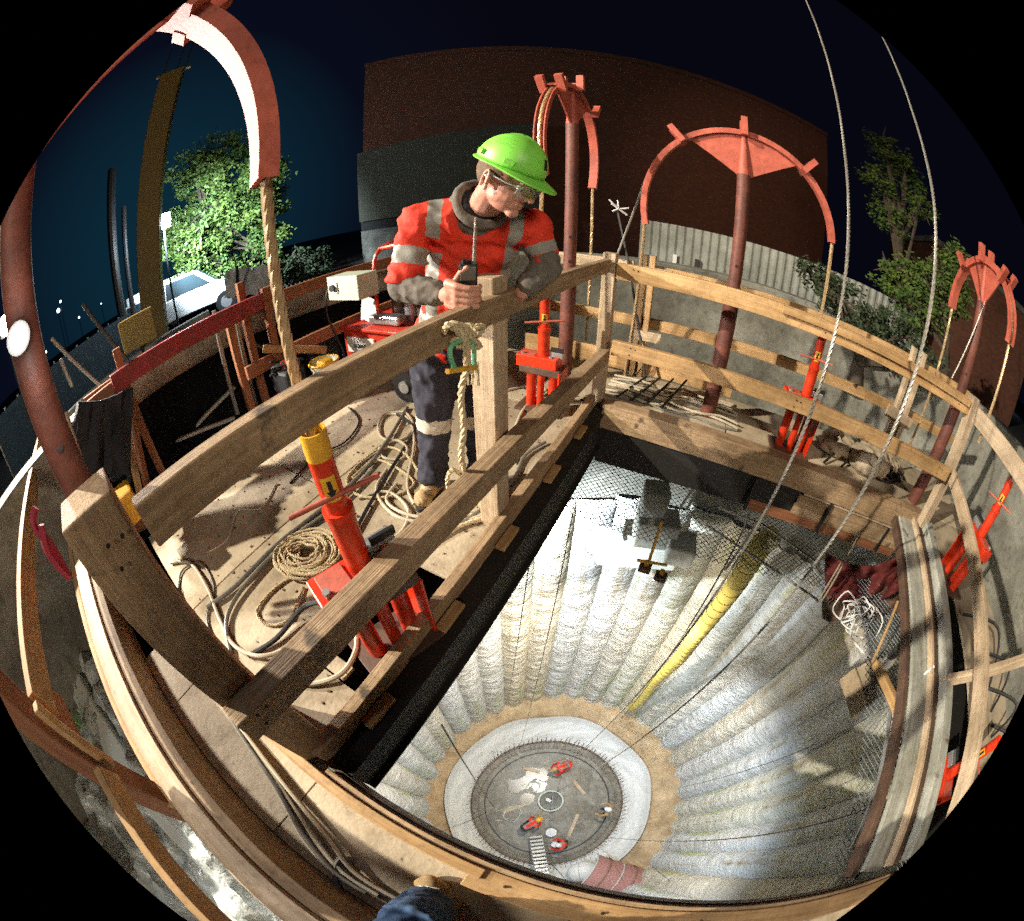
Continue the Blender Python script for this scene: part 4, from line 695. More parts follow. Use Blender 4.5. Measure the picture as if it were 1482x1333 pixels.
# gear on the right inside the shaft head
t = thing('red_sack', dd(1245, 835, 3.6), 'torn dark red sheeting hanging below the far right corner of the platform', 'sheeting')
def fr_(i, j):
    s = i/15; q = j/9; x = 1195+110*s; y = 800+20*math.sin(s*3)+(60-10*s)*q; return dd(x, y, 3.55+.07*math.sin(i*1.3+j*.8)+.04*math.sin(j*1.3+i*.4)+.05*noise.noise(V3((i*.9, j*.9, 2))))
obj('sheet', MB().grid(46, 28, lambda i, j: fr_(i/3, j/3)), 'tarp', t, sm=True).modifiers.new('s', 'SOLIDIFY').thickness = .015
t = thing('torn_sheeting', dd(1270, 870, 3.6), 'grey brown torn sheeting strip below the red sheeting', 'sheeting'); obj('sheet', MB().grid(12, 5, lambda i, j: dd(1190+i*10.5, 852+j*11+(6*math.sin(i*1.1) if j == 4 else 0)-i*.4, 3.6+.05*math.sin(i+j*2))), 'rsteel', t, sm=True)
t = thing('rope_tangle', dd(1250, 900, 3.3), 'tangle of thin white rope hanging in the dark beside the right piles', 'rope')
rr = random.Random(9); mb = MB()
for k in range(9):
    cx, cy = 1242+rr.uniform(-16, 22), 893+rr.uniform(-14, 20); P = smooth([dd(cx+rr.uniform(10, 20)*math.cos(a)+rr.uniform(-5,5), cy+rr.uniform(10, 22)*math.sin(a)+rr.uniform(-5,5), 3.2+rr.uniform(-.1,.1)) for a in (0, 1.1, 2.2, 3.3, 4.4, 5.5, 6.6)], 5); mb.tube(P, .008, 5)
mb.tube(smooth([dd(1238, 890, 3.2), dd(1232, 920, 3.2), dd(1250, 945, 3.2), dd(1262, 952, 3.2)], 5), .010, 5); mb.tube(smooth([dd(1250, 880, 3.2), dd(1262, 925, 3.2), dd(1278, 900, 3.2), dd(1268, 880, 3.2)], 5), .008, 5); obj('strand', mb, 'white', t, sm=True)
t = thing('plywood_panel', dd(1250, 1005, 3.1), 'pale plywood panel on a bracket hanging in front of the right piles', 'panel')
Q = [dd(1215, 985, 3.2), dd(1237, 967, 3.2), dd(1257, 1022, 3.1), dd(1233, 1042, 3.1)]; n_ = (Q[1]-Q[0]).cross(Q[2]-Q[0]).normalized()*.018; obj('sheet', MB().prism(Q, [p+n_ for p in Q]), 'pale', t)
Q = [dd(1239, 968, 3.25), dd(1262, 955, 3.3), dd(1278, 1005, 3.3), dd(1258, 1022, 3.12)]; obj('back_sheet', MB().prism(Q, [p+n_ for p in Q]), 'ply', t)
for k, (a, b, D, m_, lb) in enumerate([((1268, 960), (1302, 1035), 2.7, 'pine', 'thick timber strut under the right edge beside the hanging panel'), ((1300, 870), (1262, 960), 3.0, 'pine', 'thin orange batten hanging beside the white rope tangle')]):
    o = board('timber_strut', dd(*a, D), dd(*b, D*.93), .07 if k == 0 else .025, .06 if k == 0 else .02, m_); tag(o, lb, 'strut')
t = thing('pipe_end', dd(1286, 955, 2.6), 'dark pipe end wrapped in white cloth at the right edge beam', 'pipe'); obj('wrap', MB().ball(dd(1286, 958, 2.6), .055, .05, .075), 'white', t, sm=True); obj('pipe', MB().cyl(dd(1290, 950, 2.6), dd(1306, 935, 2.5), .04, n=14), 'dark', t, sm=True)
tag(obj('light_tube', MB().cyl(dd(1307, 1000, 2.1), dd(1352, 965, 2.3), .010, n=8), 'white', sm=True), 'white rod laid across the curved right edge boards', 'rod')
for k, (a, b, D, lb) in enumerate([((1262, 1015), (1075, 1075), 2.6, ''),]): pass
for k, (a, b) in enumerate([((1245, 770), (1190, 870)), ((1240, 772), (1183, 872))]):
    tag(obj('steel_rod', MB().tube([dd(*a, 3.1), dd(*b, 3.3)], .010, 6), 'straw'), ['thin pale rod pair below the far right corner, upper rod', 'thin pale rod pair below the far right corner, lower rod'][k], 'rod', 'thin rods below the far right corner')
mb = MB(); 
for k in range(4): mb.tube(smooth([W(2.6+.1*k, 1.5-.3*k, .02), W(2.75+.1*k, 1.2-.3*k, .25), W(2.9, .9-.2*k, .02)], 6), .012, 6)
tag(obj('hose_loops', mb, 'dark', sm=True), 'black hose loops on the right deck below the orange jack', 'hose')
t = thing('crumpled_bag', W(1.9, 3.1, 0), 'crumpled brown paper sacks and black hoses on the far right deck', 'sacks')
for k, (u, v, s_) in enumerate([(1.5, 3.05, .16), (1.85, 2.95, .2), (2.15, 3.1, .14)]): blob('sack', MB().ball(W(u, v, s_*.5), s_*1.4, s_, s_*.6), 'ply', t, .02, 4, disp=.04, dscale=.12)
mb = MB()
for k in range(5): mb.tube(smooth([W(1.3+.2*k, 2.75+.04*k, .02), W(1.6+.15*k, 3.0, .10), W(2.0+.1*k, 2.8+.05*k, .03), W(2.3, 3.1, .02)], 5), .012, 6)
obj('hose', mb, 'dark', t, sm=True)
# plastic sheeting, pale slab and plants outside the walkway
t = thing('plastic_sheeting', W(-1.5, -1.5, -.8), 'crumpled clear plastic sheeting piled below the walkway guard rail', 'plastic sheeting')
def fp(i, j):
    u = -3.0+i*.05; v = -.78-j*.05; w = W(u, v, 0); f_ = noise.fractal(V3((u*2.2, v*5, 0)), 1, 2, 5); return W(u, v, -.55+.16*f_+.10*noise.ridged_multi_fractal(V3((u*1.5+9, v*3, 2)), 1, 2, 4, 1, 2)-.12*j/40)
obj('sheet', MB().grid(90, 40, fp), 'plastic', t, sm=True)
mb = MB().grid(60, 30, lambda i, j: W(-6.5+i*.22, -.62-j*.16, -.95+.05*noise.noise(V3((i*.3, j*.3, 1))))); tag(obj('lower_ground', mb, 'dirt', sm=True), kind='structure')
t = thing('pale_slab', W(-2.3, -1.7, -.9), 'long pale green concrete upstand beyond the plastic sheeting', 'upstand')
A_, B_ = at(60, 860, -.5), at(200, 1130, -.5); X_ = (B_-A_).normalized(); obj('upstand', MB().box((A_+B_)/2+V3((0,0,-.2)), ((B_-A_).length*1.5, .22, .5), (X_, ZZ.cross(X_), ZZ)), 'conc2', t, bevel=.02)
t = thing('weed', W(-1.6, -1.3, -.5), 'small bright green weed growing at the edge of the plastic sheeting', 'weed'); rr = random.Random(2); mb = MB()
for k in range(160):
    c = at(rr.gauss(112, 7), rr.gauss(1048, 12), -.40+rr.uniform(-.05, .12)); a = V3((rr.uniform(-1,1), rr.uniform(-1,1), rr.uniform(-.3,1))).normalized()*.035; b = a.orthogonal().normalized()*.008; mb.add([c, c+a*.5+b, c+a, c+a*.5-b], [[0,1,2,3]])
obj('leaves', mb, mat('weed green', (.10,.30,.05), .5), t)
# ================================================================== PEOPLE
def cap(mb, p, q, r0, r1, n=14):    # limb with rounded ends
    p = V3(p); q = V3(q); mb.ball(p, r0, n=n, m=8); mb.ball(q, r1, n=n, m=8); mb.cyl(p, q, r0, r1, n=n); return mb
man = thing('person', W(-.95, 1.35, 0), 'man in lime green helmet and orange red shirt leaning over the rail with a radio', 'person')
# head frame: f forward, l left of the man, h up
fh = V3((.80, -.60, 0)).normalized(); pt_ = math.radians(27); f = (fh*math.cos(pt_)-ZZ*math.sin(pt_)).normalized(); l = ZZ.cross(fh).normalized(); h = f.cross(l).normalized()
roll = math.radians(-4); l, h = (l*math.cos(roll)+h*math.sin(roll)), (h*math.cos(roll)-l*math.sin(roll))
HC = dd(733, 262, 1.31); K = 1.0
def hp(x, y, z): return HC+(f*x+l*y+h*z)*K
hx = (f, l, h)
neck0 = dd(702, 300, 1.44)
mb = MB()
def hb(x, y, z, a, b, c): mb.ball(hp(x, y, z), a*K, b*K, c*K, hx, 20, 14)
hb(-.012, 0, .03, .098, .078, .088); hb(.03, 0, -.015, .062, .064, .075); hb(.030, 0, -.060, .055, .050, .042); hb(.074, 0, -.088, .022, .024, .018)
hb(.046, .026, -.028, .036, .030, .040); hb(.046, -.026, -.028, .036, .030, .040); hb(.020, .0, -.050, .058, .060, .040); hb(.045, 0, -.068, .042, .038, .026)
cap(mb, hp(.088, 0, .014), hp(.116, 0, -.022), .0095*K, .0125*K); hb(.103, .012, -.026, .010, .008, .008); hb(.103, -.012, -.026, .010, .008, .008)
cap(mb, hp(.083, .030, .025), hp(.083, -.030, .025), .011*K, .011*K); cap(mb, hp(.086, .016, -.053), hp(.086, -.016, -.053), .0075*K, .0075*K); cap(mb, hp(.083, .013, -.064), hp(.083, -.013, -.064), .008*K, .008*K)
cap(mb, hp(-.025, 0, -.040), neck0, .055, .062)
for s_ in (1, -1):
    er = (l*s_-f*.45).normalized(); ef = er.cross(h); mb.ball(hp(-.008, s_*.077, -.008), .014*K, .0060*K, .026*K, (ef, er, h), 14, 10); ec = hp(-.012, s_*.083, -.006); mb.tube([ec+ef*(.018*math.cos(q_))+h*(.031*math.sin(q_)-.002)+er*.003 for q_ in [math.radians(-70+i*22) for i in range(14)]], .0048, 8); mb.ball(hp(-.004, s_*.079, -.036), .009*K, .007*K, .011*K, hx)
# ---- arms / hands: world joints
shR = dd(606, 322, 1.50); elR = dd(584, 415, 1.44); wrR = dd(645, 428, 1.31); haR = dd(668, 420, 1.13)
shL = dd(772, 330, 1.52); elL = dd(792, 386, 1.50); wrL = dd(756, 424, 1.44)
neck_m = mb
bodymb = mb
# helper hand
def hand(mb, wrist, palm_c, fwd, nrm, fingers, s=1.0):
    sd = fwd.cross(nrm).normalized(); cap(mb, wrist, wrist.lerp(palm_c, .5), .026*s, .027*s)
    for k in range(4):
        a = palm_c-fwd*.035*s+sd*(k-1.5)*.019*s; b = palm_c+fwd*.032*s+sd*(k-1.5)*.021*s; cap(mb, a, b, .0145*s, .0115*s, 10)
    for pts in fingers:
        for a, b, r0, r1 in zip(pts, pts[1:], (.0098, .0092, .0085, .008), (.0092, .0085, .008, .0068)): cap(mb, a, b, r0*s, r1*s, 10)
# right hand: holds the radio, fingers wrapped, seen from the knuckles
radc = dd(678, 403, 1.22); rz = (V3((.06, -.25, 1))).normalized(); rx = rz.cross(V3((0, 1, 0))).normalized()*-1; rx = V3((1, .1, 0)); rx = (rx-rz*rx.dot(rz)).normalized(); ry = rz.cross(rx)
pc = radc-rx*.030+ry*.0-rz*.045
fi = []
for k in range(4):
    z_ = -.012-.0215*k; b0 = radc+rx*(-.040)-ry*.022+rz*z_; b0 = radc-rx*.036-ry*.034+rz*z_; b1 = radc+rx*.002-ry*.046+rz*(z_-.004); b2 = radc+rx*.030-ry*.034+rz*(z_-.008); b3 = radc+rx*.036-ry*.014+rz*(z_-.010)
    fi.append([b0, b1, b2, b3] if k < 3 else [b0, b0.lerp(b1, .85), b1.lerp(b2, .75), b2])
th = [radc-rx*.045+ry*.01+rz*(-.055), radc-rx*.040+ry*.004+rz*(-.012), radc-rx*.022-ry*.010+rz*.026, radc-rx*.004-ry*.018+rz*.044]
mb = bodymb; cap(mb, wrR, radc-rx*.052-rz*.052, .028, .030)
for k in range(5): cap(mb, radc-rx*.060-ry*.004+rz*(-.015-.018*k), radc-rx*.036-ry*.032+rz*(-.012-.019*k), .017, .0125, 10)
for pts in fi+[th]:
    for a, b, r0, r1 in zip(pts, pts[1:], (.0115, .0105, .0098), (.0105, .0098, .0085)): cap(mb, a, b, r0, r1, 10)
# left hand relaxed on the rail, mostly in shade
pl_ = dd(738, 440, 1.52); fw = (pl_-wrL).normalized(); nn = V3((0, 0, 1)); sdl = fw.cross(nn).normalized()
fi = [[pl_+fw*.03+sdl*(k-1.5)*.02, pl_+fw*.062+sdl*(k-1.5)*.021-ZZ*.004, pl_+fw*.085+sdl*(k-1.5)*.021-ZZ*.02, pl_+fw*.09+sdl*(k-1.5)*.02-ZZ*.038] for k in range(4)]+[[pl_-fw*.02-sdl*.03, pl_+fw*.005-sdl*.05, pl_+fw*.03-sdl*.055, pl_+fw*.045-sdl*.05]]
hand(bodymb, wrL, pl_, fw, nn, fi)
# radio
rd = thing('handheld_radio', radc-rz*.06, 'black handheld radio with long antenna held in the right hand of the man', 'radio')
obj('radio_body', MB().box(radc-rz*.012, (.056, .034, .125), (rx, ry, rz)), 'dark', rd, bevel=.006); obj('front_panel', MB().box(radc-ry*.0178+rz*.022, (.046, .003, .045), (rx, ry, rz)), 'hose', rd, bevel=.002); obj('antenna', MB().tube([radc+rx*.018+rz*.05, radc+rx*.018+rz*.085, radc+rx*.020+rz*.20], [.007, .0055, .0038], 10), 'wire', rd, sm=True)
obj('knob', MB().cyl(radc-rx*.012+rz*.05, radc-rx*.012+rz*.066, .007, n=12), 'dark', rd, sm=True); obj('knob', MB().cyl(radc+rx*.003+rz*.05, radc+rx*.003+rz*.062, .006, n=12), 'dark', rd, sm=True)
# hair
mb = MB(); mb.ball(hp(-.020, 0, .028), .098*K, .0815*K, .090*K, hx, 24, 16); hr = blob('hair', mb, 'hair', man, .006, 2, .4, disp=.002, dscale=.02)
bm = bmesh.new(); bm.from_mesh(hr.data); o_ = wl(hr)
bmesh.ops.delete(bm, geom=[x for x in bm.faces if (lambda q: (q.dot(f)/K > .025 and q.dot(h)/K < .06) or q.dot(h)/K < -.035 or (q.dot(f)/K > -.03 and q.dot(h)/K < .012))(x.calc_center_median()+o_-HC)], context='FACES'); bm.to_mesh(hr.data); bm.free()
# eyes, brows, glasses
for s_ in (1, -1):
    ey = obj('eye', MB().ball(hp(.078, s_*.031, .004), .0125*K, .0125*K, .0095*K, hx), 'eye', man, sm=True); obj('iris', MB().ball(hp(.0885, s_*.031, .000), .0035*K, .0055*K, .0055*K, hx, 10, 6), 'black', ey)
    obj('eyebrow', MB().tube([hp(.095, s_*.015, .026), hp(.093, s_*.032, .031), hp(.084, s_*.048, .024)], .0028, 6), 'hair', man)
gl = obj('safety_glasses', MB().tube([hp(.098, .062, .010), hp(.106, .036, .018), hp(.110, 0, .015), hp(.106, -.036, .018), hp(.098, -.062, .010)], .0024*K, 7), 'galv', man, sm=True)
for s_ in (1, -1):
    A = [hp(.108, s_*.006, .014), hp(.105, s_*.036, .017), hp(.094, s_*.060, .010)]; B_ = [hp(.106, s_*.010, -.012), hp(.104, s_*.034, -.022), hp(.093, s_*.058, -.012)]
    obj('lens', MB().add(A+B_, [[0,1,4,3],[1,2,5,4]]), 'glass', gl, sm=True); obj('lens_rim', MB().tube([hp(.098, s_*.062, .010), hp(.093, s_*.059, -.012), hp(.104, s_*.034, -.023), hp(.107, s_*.010, -.013), hp(.110, s_*.004, .010)], .0018*K, 6), 'galv', gl)
    obj('temple_arm', MB().tube([hp(.098, s_*.062, .010), hp(.06, s_*.078, .008), hp(.0, s_*.086, .012), hp(-.02, s_*.084, 0)], .0026*K, 6), 'galv', gl, sm=True)
# helmet
def hs(a, b):   # a azimuth from front, b elevation
    rx_, ry_, rz_ = .122, .100, .108; rid = .005*max(0, 1-abs(math.sin(a)*math.cos(b))*7)
    return hp(-.012+rx_*math.cos(b)*math.cos(a), ry_*math.cos(b)*math.sin(a), .060+(rz_+rid)*math.sin(b))
nb = 16; mb = MB(); mb.grid(56, nb, lambda i, j: hs(2*PI*i/56, math.radians(-4+j*(93.9/(nb-1)))), wrap=True)
hel = obj('helmet', mb, 'helmet', man, sm=True); hel.modifiers.new('s', 'SOLIDIFY').thickness = .003
mb = MB()
def brim(i, j):
    a = 2*PI*i/56; s = j/4; base = .010+.052*max(0, math.cos(a))**2.2; p = hs(a, math.radians(-4)); d = (f*math.cos(a)+l*math.sin(a)); return p+d*(base*K*s)-h*(K*(.006*s+.016*s*max(0, math.cos(a))**2)+(.0))
mb.grid(56, 5, brim, wrap=True); b_ = obj('brim', mb, 'helmet', hel, sm=True); b_.modifiers.new('s', 'SOLIDIFY').thickness = .004
for a in (math.radians(-62), math.radians(-118), math.radians(62)):
    p = hs(a, math.radians(7)); d = (f*math.cos(a)+l*math.sin(a)).normalized(); t_ = h.cross(d); obj('accessory_slot', MB().box(p+d*.003, (.036, .012, .018), (t_, d, h)), 'helmet', hel, bevel=.003)
mb = MB()
for r_ in range(5):
    w0 = 20-(r_ % 2)*5
    for k in range(w0):
        if (k*7+r_*5) % 6 == 0: continue
        a = math.radians(-108+k*1.9); bb = math.radians(50-r_*4.2); p = hs(a, bb); p2 = hs(a+.022, bb); q = hs(a, bb-.022); q2 = hs(a+.022, bb-.022); nn_ = (p-hp(-.012, 0, .05)).normalized()*.0022
        mb.add([p+nn_, p2+nn_, q2+nn_, q+nn_], [[0,1,2,3]])
obj('printed_lines', mb, mat('faint green print', (.12,.50,.05), .5), hel)
p = hs(math.radians(4), math.radians(24)); mb = MB(); q = [hs(math.radians(4+a), math.radians(24+b)) for a, b in ((-6,-9), (6,-9), (6,9), (-6,9))]; mb.add([x+(x-hp(-.012,0,.05)).normalized()*.003 for x in q], [[0,1,2,3]]); obj('front_sticker', mb, 'black', hel)
obj('chin_strap', MB().tube([hp(-.10, -.03, .03), hp(-.105, 0, .005), hp(-.10, .03, .03)], .005, 6), 'pvc', hel)
# torso: hi-vis shirt
ch = shR.lerp(shL, .5); nk = neck0+V3((-.01, .03, -.03)); bl = dd(652, 438, 1.66); pv = dd(652, 480, 1.78)
mb = MB(); tx = (shL-shR).normalized(); up_ = (nk-pv).normalized(); ty = up_.cross(tx).normalized(); ax_ = (tx, ty, up_)
for s_, w_, d_ in ((0, .155, .112), (.18, .156, .112), (.36, .162, .112), (.55, .176, .110), (.75, .176, .104), (.9, .13, .088)): mb.ball(pv.lerp(nk, s_), w_, d_, .12, ax_, 24, 14)
cap(mb, shR, shR.lerp(ch, .6), .076, .095, 18); cap(mb, shL, shL.lerp(ch, .6), .073, .095, 18)
slR = shR.lerp(elR, .86); slL = shL.lerp(elL, .86); cap(mb, shR, slR, .067, .061, 18); cap(mb, shL, slL, .062, .056, 18)
mb.cyl(shR.lerp(elR, .5), slR+(elR-shR).normalized()*.03, .062, .070, 18); cap(mb, pv-ZZ*.04, pv, .15, .17, 18)
def reg(p):
    q = p-shR; d = (elR-shR); k = q.dot(d)/d.dot(d); rad = (q-d*k).length
    qL = p-shL; dL = (elL-shL); kL = qL.dot(dL)/dL.dot(dL); radL = (qL-dL*kL).length
    if rad < .115 and .42 < k < .68: return 1
    if radL < .115 and .42 < kL < .68: return 1
    x = (p-ch).dot(tx); z = (p-pv).dot(up_)
    for c_ in (-.150, .135):
        if abs(x-c_) < .025 and not (rad < .10 and k > .25) and not (radL < .10 and kL > .25): return 1
    if abs(z-.10) < .03 and abs(x) < .24: return 1
    return 0
blob('hi_vis_shirt', mb, ['hivis', 'refl'], man, .006, 6, .5, regions=reg, disp=.013, dscale=.10)
# hoodie: sleeves, hood collar
for nm, e, w_, s0 in (('right_sleeve', elR, wrR, slR), ('left_sleeve', elL, wrL, slL)):
    mb = MB(); cap(mb, s0.lerp(e, -.5), e, .055, .057, 18); cap(mb, e, e.lerp(w_, .75), .058, .047, 18); mb.cyl(e.lerp(w_, .70), e.lerp(w_, 1.0), .044, .034, 18)
    blob(nm, mb, 'hood', man, .005, 4, .5, disp=.009, dscale=.06)
mb = MB(); cn = neck0+V3((-.02, .02, -.005)); nd = (hp(-.03,0,-.05)-neck0).normalized(); a_ = nd.cross(f).normalized(); b2 = nd.cross(a_)
mb.tube([cn+(a_*math.cos(t)+b2*math.sin(t)*1.05)*.088-nd*.01+f*0 for t in [2*PI*i/28 for i in range(29)]], .023, 10); mb.tube([cn+nd*.035+(a_*math.cos(t)+b2*math.sin(t)*1.1)*.083 for t in [2*PI*i/28 for i in range(29)]], .020, 10)
blob('hood_collar', mb, 'hood', man, .005, 5, .5, disp=.005, dscale=.09)
mb = MB(); mb.cyl(cn-nd*.05, cn+nd*.052, .085, .072, 24); blob('hood_lining', mb, 'hoodin', man, .007, 2, .4, disp=.006, dscale=.04)
# trousers
hiR = dd(628, 512, 1.76); hiL = dd(682, 505, 1.82); knR = dd(629, 598, 1.70); knL = dd(694, 600, 1.76); anR = at(628, 690, .10); anL = at(700, 693, .10)
mb = MB(); cap(mb, pv-ZZ*.02, (hiR+hiL)/2, .165, .155, 20); cap(mb, hiR, knR, .118, .088, 18); cap(mb, hiL, knL, .115, .085, 18); cap(mb, knR, anR, .086, .068, 18); cap(mb, knL, anL, .084, .066, 18)
mb.cyl(knR.lerp(anR, .6), anR-ZZ*.01, .072, .086, 18); mb.cyl(knL.lerp(anL, .6), anL-ZZ*.01, .072, .084, 18)
legs = (hiR, hiL, knR, knL, anR, anL)
def regt(p):
    for a, b in ((knR, anR), (knL, anL)):
        d = b-a; k = (p-a).dot(d)/d.dot(d); r_ = (p-a-d*k).length
        if r_ < .13 and .02 < k < .20: return 1
    return 0
blob('trousers', mb, ['navy', 'strap'], man, .007, 5, .5, regions=regt, disp=.016, dscale=.09)
for a, b, r0, r1 in ((neck0, ch, .058, .085), (ch, pv, .09, .10), (ch, shR, .06, .045), (ch, shL, .06, .045), (shR, elR, .045, .036), (shL, elL, .045, .036), (elR, wrR, .036, .028), (elL, wrL, .036, .028), (pv, hiR, .09, .08), (pv, hiL, .09, .08), (hiR, knR, .08, .05), (hiL, knL, .08, .05), (knR, anR, .045, .035), (knL, anL, .045, .035)): cap(bodymb, a, b, r0, r1)
blob('body', bodymb, 'skin', man, .0034, 6, .5)
for nm, an, fd in (('right_boot', anR, V3((-.35, -.94, 0)).normalized()), ('left_boot', anL, V3((.15, -1, 0)).normalized())):
    mb = MB(); g0 = V3((an.x, an.y, 0)); cap(mb, an+ZZ*.03, g0-fd*.02+ZZ*.055, .056, .054, 16); cap(mb, g0-fd*.05+ZZ*.045, g0+fd*.10+ZZ*.045, .042, .040, 16); mb.ball(g0+fd*.125+ZZ*.048, .052, .050, .044, (fd, ZZ.cross(fd), ZZ)); mb.ball(g0+fd*.06+ZZ*.06, .05, .046, .046)
    bt = blob(nm, mb, 'boot', man, .005, 4, .5, disp=.003, dscale=.03)
    sm_ = MB(); base = [g0+fd*(.06+.13*math.cos(t))+ZZ.cross(fd)*(.052*math.sin(t)) for t in [2*PI*i/24 for i in range(24)]]; sm_.prism([p+ZZ*.002 for p in base], [p+ZZ*.022 for p in base]); obj('sole', sm_, 'sole', bt, sm=True)
    for k in range(5): obj('lace', MB().tube([g0+fd*(.035+.017*k)+ZZ.cross(fd)*.028+ZZ*(.112-.009*k), g0+fd*(.045+.017*k)+ZZ*(.120-.009*k), g0+fd*(.035+.017*k)-ZZ.cross(fd)*.028+ZZ*(.112-.009*k)], .003, 5), 'strap', bt)
# photographer: only jeans and a shoe are in view, the rest stands outside the picture
ph = thing('person', W(-.12, -.42, 0), 'person in blue jeans standing at the bottom edge, only a leg and shoe visible', 'person')
ft = at(622, 1300, .06); ft = V3((ft.x, ft.y, 0)); kn = ft+V3((-.06, -.20, .52)); hp_ = ft+V3((.0, -.36, .92)); ft2 = ft+V3((.28, -.30, 0)); kn2 = kn+V3((.27, -.16, -.02))
mb = MB(); cap(mb, ft+V3((-.005,-.045,.14)), kn, .075, .085, 18); cap(mb, kn, hp_, .088, .11, 18); cap(mb, ft2+V3((0,-.03,.12)), kn2, .07, .085, 18); cap(mb, kn2, hp_+V3((.2, -.02, 0)), .088, .11, 18); cap(mb, hp_, hp_+V3((.2,0,0)), .13, .13, 18); mb.cyl(ft+V3((-.003,-.03,.07)), ft+V3((-.01,-.06,.3)), .082, .08, 18)
blob('jeans', mb, 'jeans', ph, .008, 4, .5, disp=.012, dscale=.07)
mb = MB(); c0 = hp_+V3((.1, -.05, .10)); c1 = hp_+V3((.1, -.16, .50))
for s_ in (0, .33, .66, 1): mb.ball(c0.lerp(c1, s_), .19, .12, .14)
cap(mb, c1+V3((0,-.05,.1)), c1+V3((0,-.05,.22)), .06, .06); cap(mb, c1+V3((-.18,0,.0)), c1+V3((-.30,-.02,-.25)), .06, .05); cap(mb, c1+V3((.18,0,.0)), c1+V3((.30,-.02,-.25)), .06, .05)
blob('jacket', mb, 'jacket', ph, .012, 4); mb = MB(); mb.ball(c1+V3((0,-.06,.32)), .08, .10, .12); cap(mb, c1+V3((0,-.06,.15)), c1+V3((0,-.06,.3)), .05, .05); mb.ball(c1+V3((0,.03,.30)), .018, .022, .02); blob('head', mb, 'skin', ph, .008, 3)
for nm, g in (('shoe', ft), ('shoe', ft2)):
    fd = V3((-.05, 1, 0)).normalized(); mb = MB(); cap(mb, g-fd*.10+ZZ*.05, g+fd*.06+ZZ*.042, .045, .036, 16); mb.ball(g+fd*.045+ZZ*.035, .055, .040, .030); sh_ = blob(nm, mb, 'boot', ph, .005, 3)
    if g is ft:
        for k in range(4): obj('lace', MB().tube([g+V3((-.03, .005+k*.014, .088-k*.004)), g+V3((0, .01+k*.014, .094-k*.004)), g+V3((.03, .005+k*.014, .088-k*.004))], .0035, 5), 'white', sh_)
# four men on the slab far below
def worker(px, yaw, pose, label, shirt='hivis', hcol='white', vest=True):
    g = at(*px, ZS); t = thing('person', g, label, 'person', 'workers on the slab at the shaft bottom'); fd = V3((math.cos(yaw), math.sin(yaw), 0)); sd = ZZ.cross(fd)
    P = lambda x, y, z: g+fd*x+sd*y+ZZ*z
    if pose == 'bend': hip, chs, hd, hL, hR, kl = P(-.25,0,.85), P(.15,0,1.05), P(.38,0,1.02), P(.35,.18,.45), P(.40,-.16,.48), .42
    elif pose == 'kneel': hip, chs, hd, hL, hR, kl = P(-.10,0,.50), P(.05,0,.88), P(.20,0,1.05), P(.38,.2,.45), P(.40,-.18,.50), .30
    else: hip, chs, hd, hL, hR, kl = P(0,0,.92), P(.06,0,1.32), P(.14,0,1.60), P(.34,.26,1.0), P(.32,-.24,1.05), .48
    mb = MB(); cap(mb, hip, chs, .13, .15, 12)
    for s_, hnd in ((1, hL), (-1, hR)): sh = chs+sd*s_*.19; el = sh.lerp(hnd, .5)+sd*s_*.07-ZZ*.05; cap(mb, chs, sh, .11, .075, 10); cap(mb, sh, el, .065, .055, 10); cap(mb, el, hnd, .052, .04, 10)
    up = (chs-hip).normalized()
    def rg(p):
        z = (p-hip).dot(up); y = (p-chs).dot(sd); return 1 if (abs(z-.12) < .035 or abs(abs(y)-.10) < .03) else 0
    blob('hi_vis_jacket', mb, [shirt, 'refl'], t, .02, 3, .5, regions=rg)
    mb = MB(); cap(mb, hip, hip-ZZ*.02, .14, .13, 12)
    for s_ in (1, -1):
        kn_ = P(.12 if pose != 'stand' else .03, s_*.14, kl); an = P(-.22 if pose == 'kneel' else -.02, s_*.15, .09); cap(mb, hip+sd*s_*.09, kn_, .10, .075, 10); cap(mb, kn_, an, .07, .055, 10); cap(mb, an, an+fd*.14-ZZ*.03, .05, .045, 8)
    blob('trousers', mb, 'navy' if vest else shirt, t, .02, 3)
    mb = MB(); cap(mb, chs, hip, .08, .08, 10)
    for s_, hnd in ((1, hL), (-1, hR)): sh = chs+sd*s_*.19; el = sh.lerp(hnd, .5)+sd*s_*.07-ZZ*.05; cap(mb, chs, sh, .05, .04, 8); cap(mb, sh, el, .04, .035, 8); cap(mb, el, hnd, .035, .035, 8)
    mb.ball(hd, .10, .08, .12, (fd, sd, ZZ)); cap(mb, hd, chs+up*.08, .05, .06, 10); mb.ball(hd+fd*.10-ZZ*.02, .018); [mb.ball(q, .045, .04, .04) for q in (hL, hR)]; [cap(mb, q, q+fd*.08+sd*w_, .014, .011, 6) for q in (hL, hR) for w_ in (-.03, -.01, .01, .03)]; blob('body', mb, 'skin', t, .012, 2)
    mb = MB(); mb.ball(hd+ZZ*.06, .125, .11, .10, (fd, sd, ZZ)); mb.ball(hd+ZZ*.04+fd*.06, .11, .085, .03, (fd, sd, ZZ)); obj('helmet', mb, hcol, t, sm=True); return t
worker((812, 1114), math.radians(200), 'bend', 'worker in orange red overalls bending over alone at the top of the slab', vest=False, hcol='pine')
worker((766, 1194), math.radians(35), 'bend', 'worker in orange red jacket leaning toward the sump collar from the lower left', hcol='yel')
worker((873, 1176), math.radians(150), 'stand', 'worker with white helmet standing alone near the right rebar', shirt='pine', vest=True)
worker((812, 1222), math.radians(170), 'kneel', 'worker with white helmet kneeling beside the white topped bucket', hcol='white')
